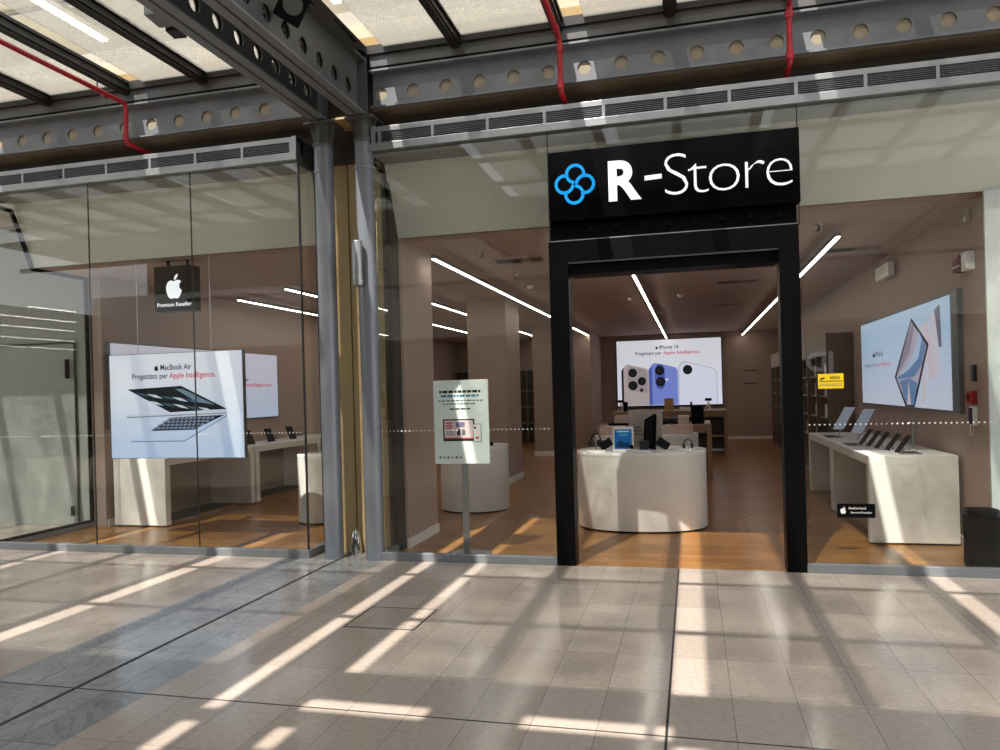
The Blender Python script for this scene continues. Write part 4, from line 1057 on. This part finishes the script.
# ------------------------------------------------------------------ cabinets along the right-hand wall
def cabinet(y0, y1, label, endpanel):
    t = thing('display_cabinet', label, 'cabinet', (2.3, y0, 0), 'tall cabinets by the side wall')
    x0 = 2.1
    MB().box(x0, XR - .01, y0, y0 + .04, 0, 2.40).build('side_panel', 'darkwood', t)
    MB().box(x0, XR - .01, y1 - .04, y1, 0, 2.40).build('side_panel', 'darkwood', t)
    MB().box(XR - .04, XR - .01, y0 + .04, y1 - .04, 0, 2.40).build('back_panel', 'shelfback', t)
    MB().box(x0, XR - .04, y0 + .04, y1 - .04, 2.05, 2.40).build('fascia', 'taupe', t)
    MB().box(x0 + .02, XR - .04, y0 + .04, y1 - .04, 0, .10).build('plinth', 'shelfback', t)
    for z in (.62, 1.0, 1.36, 1.70): MB().box(x0 + .05, XR - .04, y0 + .04, y1 - .04, z, z + .025).build('shelf', 'taupe', t)
    ym = (y0 + y1) / 2
    MB().box(x0, XR - .04, ym - .03, ym + .03, .10, 2.05).build('divider', 'darkwood', t)
    return t
cl = ['tall dark cabinet with a plain end panel behind the yellow sticker', 'second tall dark cabinet along the side wall', 'third tall dark cabinet along the side wall', 'last tall dark cabinet before the back wall']
ky = [6.2, 8.4, 10.6, 12.8]
for k in range(4): cabinet(ky[k], ky[k] + 2.18, cl[k], k == 0)
bx = None; cnt = 0
mats = ['box_grey', 'kraft', 'box_dark', 'box_tan', 'white']
protos = []
for k, m_ in enumerate(mats):
    o = thing('goods_box', 'small product carton on the cabinet shelves', 'box', (0, 0, 0), 'product cartons on the cabinet shelves')
    MB().box(-.06, .06, -.10, .10, 0, .18).build('carton', m_, o, local=True); MB().box(-.06, .06, -.10, .10, .18, .215).build('lid', mats[(k + 2) % 5], o, local=True)
    protos.append(o)
used = set()
for k in range(4):
    for z in (.645, 1.025, 1.385, 1.725):
        for j in range(6):
            y = ky[k] + .20 + j * .30 + (.12 if j > 2 else 0)
            if y + .1 > ky[k] + 2.12: continue
            if random.random() < .2: continue
            i = random.randrange(5)
            o = protos[i] if i not in used else dup(protos[i])
            used.add(i); o.location = (2.26, y, z)

# ------------------------------------------------------------------ dark shelving at the back
t = thing('wall_shelf', 'dark shelving at the back beyond the square pillar', 'shelf', (-6, 16.4, 0))
MB().box(-7.3, -3.85, 16.35, 16.88, 0, 2.25).build('carcass', 'shelfback', t)
for z in (.6, 1.1, 1.6): MB().box(-7.3, -3.85, 16.28, 16.35, z, z + .03).build('shelf', 'taupe', t)
for x in (-7.3, -6.15, -5.0, -3.9): MB().box(x, x + .05, 16.28, 16.35, 0, 2.25).build('upright', 'darkwood', t)

# ------------------------------------------------------------------ poster stand behind the glass
ps = thing('poster_stand', 'grey poster board on a single post behind the glass', 'poster stand', (-2.2, .28, 0))
board = MB().box(-2.487, -1.925, .268, .285, .905, 1.728).build('board', 'print_white', ps, bevel=.003)
fn = FX(.268); mb = MB()
def bars(u0, u1, v, h, m, seed):
    r = random.Random(seed); u = u0
    while u < u1 - .01:
        w = min(r.uniform(.018, .06), u1 - u); mb.flat([(u, v), (u + w, v), (u + w, v + h), (u, v + h)], fn, .001, m); u += w + .009
bars(-2.425, -2.0, 1.602, .026, 0, 1); bars(-2.41, -2.02, 1.562, .022, 1, 2)
bars(-2.44, -1.98, 1.520, .012, 2, 3); bars(-2.39, -2.05, 1.488, .012, 2, 4); bars(-2.32, -2.11, 1.437, .015, 0, 5)
mb.flat([(-2.395, 1.345), (-2.07, 1.345), (-2.07, 1.128), (-2.395, 1.128)], fn, .001, 3)
mb.flat([(-2.38, 1.332), (-2.085, 1.332), (-2.085, 1.150), (-2.38, 1.150)], fn, .002, 4)
for k in range(3): mb.flat([(-2.365, 1.30 - k * .024), (-2.295, 1.30 - k * .024), (-2.295, 1.315 - k * .024), (-2.365, 1.315 - k * .024)], fn, .003, 5)
for k in range(2): mb.flat([(-2.36, 1.215 - k * .024), (-2.28, 1.215 - k * .024), (-2.28, 1.224 - k * .024), (-2.36, 1.224 - k * .024)], fn, .003, 2)
mb.flat([(-2.26, 1.315), (-2.17, 1.315), (-2.17, 1.265), (-2.26, 1.265)], fn, .003, 6)
mb.flat([(-2.25, 1.245), (-2.215, 1.245), (-2.215, 1.185), (-2.25, 1.185)], fn, .003, 0)
mb.flat([(-2.20, 1.245), (-2.165, 1.245), (-2.165, 1.185), (-2.20, 1.185)], fn, .003, 7)
mb.flat([(-2.38, 1.162), (-2.085, 1.162), (-2.085, 1.150), (-2.38, 1.150)], fn, .003, 5)
mb.flat([(-2.085, 1.296), (-2.002, 1.296), (-2.002, 1.118), (-2.085, 1.118)], fn, .002, 2)
mb.flat([(-2.079, 1.290), (-2.008, 1.290), (-2.008, 1.124), (-2.079, 1.124)], fn, .004, 8)
mb.flat(circ(-2.063, 1.258, .012, 12), fn, .005, 0); mb.flat([(-2.062, 1.165), (-2.026, 1.172), (-2.03, 1.150), (-2.06, 1.148)], fn, .005, 5)
for k in range(6): mb.flat(circ(-2.43 + k * .042, .968, .013 - .003 * (k % 2), 10), fn, .001, 0 if k in (1, 5) else 2)
mb.build('poster_print', ['ink', 'ink_teal', 'ink_grey', 'ink', 'ink_pink', 'ink_red', 'ink_purple', 'ink_grey', 'white_bright'], board)
MB().box(-2.222, -2.155, .285, .30, .02, 1.0).build('post', 'silver', ps, bevel=.003)
MB().lathe((-2.19, .36, 0), [(.0, 0), (.20, 0), (.20, .008), (.17, .016), (.0, .016)], 40, 0, 1.15, .9).build('base', 'silver', ps)

# ------------------------------------------------------------------ stickers on the glass
st = thing('camera_sticker', 'yellow notice sticker about the cameras on the glass beside the portal', 'sticker', (1.13, 0, 1.55))
sheet = MB().box(1.035, 1.235, -.003, -.0005, 1.553, 1.678).build('sheet', 'yellow', st)
fn = FX(-.003); mb = MB()
put_text(mb, 'AREA', fn, 1.125, 1.632, .0005, width=.085, bold=.02)
put_text(mb, 'VIDEOSORVEGLIATA', fn, 1.135, 1.608, .0005, width=.185, bold=.02, align='c')
mb.flat([(1.05, 1.640), (1.085, 1.650), (1.09, 1.638), (1.055, 1.628)], fn, .0005); mb.flat([(1.062, 1.630), (1.068, 1.630), (1.068, 1.622), (1.062, 1.622)], fn, .0005)
for k in range(2): mb.flat([(1.05, 1.588 - k * .012), (1.22, 1.588 - k * .012), (1.22, 1.592 - k * .012), (1.05, 1.592 - k * .012)], fn, .0005, 1)
mb.build('sticker_print', ['ink', 'ink_grey'], sheet)
st = thing('door_sticker', 'black sticker with a white fruit mark low on the glass', 'sticker', (1.3, 0, .52))
sheet = MB().box(1.157, 1.452, -.003, -.0005, .468, .585).build('sheet', 'black', st)
mb = MB(); bb, ll = fruit_mark(1.205, .53, .062); mb.flat(bb, fn, .0005); mb.flat(ll, fn, .0005)
put_text(mb, 'Authorised', fn, 1.245, .538, .0005, width=.135, bold=.005); put_text(mb, 'Service Provider', fn, 1.262, .503, .0005, width=.165, bold=.005)
mb.build('sticker_print', 'white_bright', sheet)

# ------------------------------------------------------------------ bin behind the end pane
bn = thing('waste_bin', 'black wire mesh bin standing behind the end pane', 'bin', (2.31, .26, 0))
bc = (2.32, .255, 0)
MB().lathe(bc, [(.105, .02), (.118, .05), (.118, .44), (.0, .44)], 32, 0, 1, 1, 3).build('liner', 'liner', bn)
MB().lathe(bc, [(.118, .0), (.122, .005), (.122, .055), (.118, .06)], 32, 0, 1, 1, 3).build('base_ring', 'black', bn)
MB().lathe(bc, [(.120, .455), (.124, .46), (.124, .505), (.120, .512), (.10, .505), (.10, .46)], 32, 0, 1, 1, 3).build('rim', 'black', bn)
wm = MB()
for k in range(40):
    a = 2 * PI * k / 40; ca, sa = math.cos(a), math.sin(a); qq = (abs(ca) ** 3 + abs(sa) ** 3) ** (-1 / 3) * .1225
    wm.tube([(bc[0] + qq * ca, bc[1] + qq * sa, .05), (bc[0] + qq * ca, bc[1] + qq * sa, .46)], .0035, 5, cap=False)
for k in range(18):
    z = .07 + k * .0225
    pts = []
    for j in range(33):
        a = 2 * PI * j / 32; ca, sa = math.cos(a), math.sin(a); qq = (abs(ca) ** 3 + abs(sa) ** 3) ** (-1 / 3) * .1225
        pts.append((bc[0] + qq * ca, bc[1] + qq * sa, z))
    wm.tube(pts, .0025, 5, cap=False)
wm.build('wire_mesh', 'mesh_black', bn)

# ------------------------------------------------------------------ fittings on the right-hand wall
si = thing('alarm_siren', 'white and dark red alarm siren high on the side wall', 'siren', (XR, .95, 2.66))
MB().box(XR - .07, XR + .004, .80, .95, 2.59, 2.76).build('casing', 'white_bright', si, bevel=.01)
MB().ext([(.95, 2.60), (.95, 2.75), (1.14, 2.71), (1.14, 2.60)], lambda u, v, d: (XR - .08 + d, u, v), 0, .08).build('red_lens', 'siren_red', si, bevel=.008)
MB().box(XR - .083, XR - .08, .95, 1.14, 2.645, 2.655).build('lens_stripe', 'white_bright', si)
fa = thing('fire_call_point', 'small red call point on the side wall by the glass', 'call point', (XR, .9, 1.44))
MB().box(XR - .05, XR, .83, .98, 1.375, 1.495).build('casing', 'alarm_red', fa, bevel=.006); MB().box(XR - .053, XR - .05, .86, .95, 1.40, 1.47).build('glass_plate', 'siren_red', fa)
it = thing('intercom', 'slim white intercom handset on the side wall under the red call point', 'intercom', (XR, .88, 1.27))
MB().box(XR - .04, XR, .82, .92, 1.18, 1.35).build('base', 'white_bright', it, bevel=.008); MB().box(XR - .065, XR - .04, .84, .885, 1.19, 1.34).build('handset', 'charcoal', it, bevel=.006)
MB().tube([(XR - .05, .86, 1.19), (XR - .05, .88, 1.10), (XR - .02, .9, 1.08), (XR - .01, .9, 1.18)], .004, 6).build('cord', 'white_bright', it)
kp = thing('key_switch', 'slim dark key switch above the red call point', 'switch', (XR, .85, 1.65))
MB().box(XR - .03, XR, .82, .90, 1.58, 1.73).build('plate', 'charcoal', kp, bevel=.004); MB().tube([(XR - .03, .855, 1.66), (XR - .045, .855, 1.66)], .016, 12).build('key_barrel', 'silver', kp)
em = thing('emergency_light', 'small white emergency light high on the side wall', 'emergency light', (XR, 3.7, 3.0))
MB().box(XR - .12, XR - .04, 3.40, 4.05, 2.91, 3.08).build('casing', 'white_bright', em, bevel=.012); MB().box(XR - .126, XR - .12, 3.45, 4.0, 2.94, 3.05).build('diffuser', 'white', em)
MB().box(XR - .04, XR + .004, 3.55, 3.9, 2.95, 3.03).build('bracket', 'charcoal', em)
sn = thing('motion_sensor', 'tiny grey sensor at the top of the side wall near the glass', 'sensor', (XR, .9, 3.08))
MB().box(XR - .04, XR, .87, .95, 3.03, 3.16).build('casing', 'box_grey', sn, bevel=.01); MB().box(XR - .045, XR - .04, .885, .935, 3.045, 3.085).build('window', 'white', sn)

# ------------------------------------------------------------------ ceiling lamps and fittings
leds = [(-.71, 1.35, 16.8, 'white light line in the shop ceiling over the oval counter'), (1.50, 1.56, 16.8, 'white light line in the shop ceiling above the side wall screen'),
        (-2.75, 1.15, 16.8, 'white light line in the shop ceiling above the poster stand'), (-4.15, 1.6, 16.2, 'white light line in the shop ceiling beyond the pillar'),
        (-5.40, 2.6, 16.2, 'white light line in the shop ceiling over the hanging screen'), (-6.63, 3.35, 8.6, 'white light line in the shop ceiling beside the brown side wall')]
for x, y0, y1, lab in leds:
    t = thing('linear_ceiling_light', lab, 'ceiling light', (x, (y0 + y1) / 2, ZC), 'light lines in the shop ceiling')
    MB().box(x - .024, x + .024, y0 - .01, y1 + .01, 3.104, 3.15).build('housing', 'alu_dark', t)
    for j in range(5):
        yh = y0 + .3 + (y1 - y0 - .6) * j / 4
        MB().tube([(x, yh, 3.15), (x, yh, ZC)], .004, 6).build('hanger', 'silver', t)
    MB().box(x - .017, x + .017, y0, y1, 3.094, 3.104).build('diffuser', 'led', t)
def vent(x0, x1, y, label):
    t = thing('ceiling_vent', label, 'vent', ((x0 + x1) / 2, y, ZC))
    MB().box(x0, x1, y - .16, y + .16, ZC - .006, ZC).build('frame', 'ceil', t)
    MB().box(x0 + .02, x1 - .02, y - .13, y + .13, ZC - .008, ZC - .006).build('backing', 'black', t)
    mb = MB()
    n = int((x1 - x0) / .035)
    for k in range(n // 2, n):
        x = x0 + .02 + k * .035; mb.box(x, x + .012, y - .13, y + .13, ZC - .012, ZC - .008)
    mb.build('slats', 'taupe', t)
vent(-2.35, -1.70, 2.34, 'slotted air vent in the ceiling beside the black portal')
vent(.42, 1.05, 5.6, 'slotted air vent in the ceiling above the oval counter aisle')
vent(.45, 1.04, 9.05, 'slotted air vent in the ceiling nearer the back wall')
vent(1.65, 2.3, 3.2, 'slotted air vent in the ceiling near the side wall')
for k, (x, y, lab) in enumerate([(-2.31, 1.6, 'small black sprinkler head under the ceiling near the poster stand'), (-2.33, 3.42, 'small black sprinkler head under the ceiling beyond the first vent'), (1.30, 1.45, 'small black sprinkler head under the ceiling past the portal'), (-6.3, 1.2, 'small black sprinkler head under the ceiling over the hanging screen')]):
    t = thing('ceiling_sprinkler', lab, 'sprinkler', (x, y, ZC))
    MB().tube([(x, y, ZC), (x, y, ZC - .07)], .010, 10).build('stem', 'charcoal', t)
    MB().lathe((x, y, ZC - .075), [(.0, 0), (.03, 0), (.03, .006), (0, .006)], 16).build('deflector', 'charcoal', t)
    MB().lathe((x, y, ZC - .012), [(.0, 0), (.035, 0), (.04, .012)], 16).build('rosette', 'silver', t)
for k, (x, y, lab) in enumerate([(-2.38, 4.68, 'round smoke detector under the ceiling before the square pillar'), (-1.04, 7.0, 'round smoke detector under the ceiling over the brown table'), (-.16, 6.95, 'round smoke detector under the ceiling near the middle light line'), (-.62, 9.8, 'round smoke detector under the ceiling nearer the back wall')]):
    t = thing('smoke_detector', lab, 'smoke detector', (x, y, ZC))
    MB().lathe((x, y, ZC - .05), [(0, 0), (.035, 0), (.05, .02), (.055, .05)], 20).build('casing', 'white_bright', t)
    MB().lathe((x, y, ZC - .058), [(0, 0), (.016, 0), (.016, .008)], 12).build('sensing_cap', 'charcoal', t)
# slots in the back wall
for x0, x1, z in ((-3.2, -2.85, 1.98), (-3.2, -2.9, 1.64), (1.5, 1.9, 2.02), (1.5, 1.9, 1.64)):
    tag(MB().box(x0, x1, YB - .012, YB, z, z + .03).build('wall_slot', 'charcoal'), 'thin dark slot in the back wall %s the lit screen, %s of two' % ('before' if x0 < 0 else 'past', 'upper' if z > 1.8 else 'lower'), 'slot')

# ================================================================== LIGHT
w = bpy.data.worlds.new('world'); S.world = w; w.use_nodes = True
nt = w.node_tree; nt.nodes.clear()
o = nt.nodes.new('ShaderNodeOutputWorld'); bg = nt.nodes.new('ShaderNodeBackground')
tc = nt.nodes.new('ShaderNodeTexCoord'); sx = nt.nodes.new('ShaderNodeSeparateXYZ'); cr = nt.nodes.new('ShaderNodeValToRGB')
cr.color_ramp.elements[0].position = 0.0; cr.color_ramp.elements[0].color = (0.86, 0.87, 0.87, 1)
cr.color_ramp.elements[1].position = 0.7; cr.color_ramp.elements[1].color = (0.66, 0.74, 0.86, 1)
nt.links.new(tc.outputs['Generated'], sx.inputs[0]); nt.links.new(sx.outputs[2], cr.inputs[0]); nt.links.new(cr.outputs[0], bg.inputs[0])
bg.inputs[1].default_value = 2.9; nt.links.new(bg.outputs[0], o.inputs[0])
sl = bpy.data.lights.new('sun', 'SUN'); sl.energy = 9.8; sl.angle = math.radians(0.5); sl.color = (1.0, 0.955, 0.885)
so = bpy.data.objects.new('sun', sl); COL.objects.link(so)
dv = Vector((0.18, 0.645, -1.0)).normalized()
so.rotation_euler = dv.to_track_quat('-Z', 'Y').to_euler(); so.location = (-2, -8, 12)

# ================================================================== CAMERA
yaw, rol, F = math.radians(14.13), math.radians(1.57), 762.0
fw = Vector((-math.sin(yaw), math.cos(yaw), 0)); rt = Vector((math.cos(yaw), math.sin(yaw), 0)); up = Vector((0, 0, 1))
r2 = rt * math.cos(rol) - up * math.sin(rol); u2 = rt * math.sin(rol) + up * math.cos(rol)
cd = bpy.data.cameras.new('camera'); cd.sensor_fit = 'HORIZONTAL'; cd.sensor_width = 36; cd.lens = 36 * F / 1000; cd.shift_y = 17 / 1000; cd.clip_end = 200
co = bpy.data.objects.new('camera', cd); COL.objects.link(co)
Rm = Matrix((r2, u2, -fw)).transposed().to_4x4()
co.matrix_world = Matrix.Translation((0, -6.9, 1.6)) @ Rm
S.camera = co

S.view_settings.view_transform = 'Standard'; S.view_settings.look = 'None'; S.view_settings.gamma = 1.0; S.view_settings.exposure = 0.0
S.view_settings.use_curve_mapping = False
c = S.cycles
c.use_denoising = True
c.max_bounces = 10; c.diffuse_bounces = 5; c.glossy_bounces = 5; c.transmission_bounces = 6; c.transparent_max_bounces = 24
c.sample_clamp_indirect = 6.0
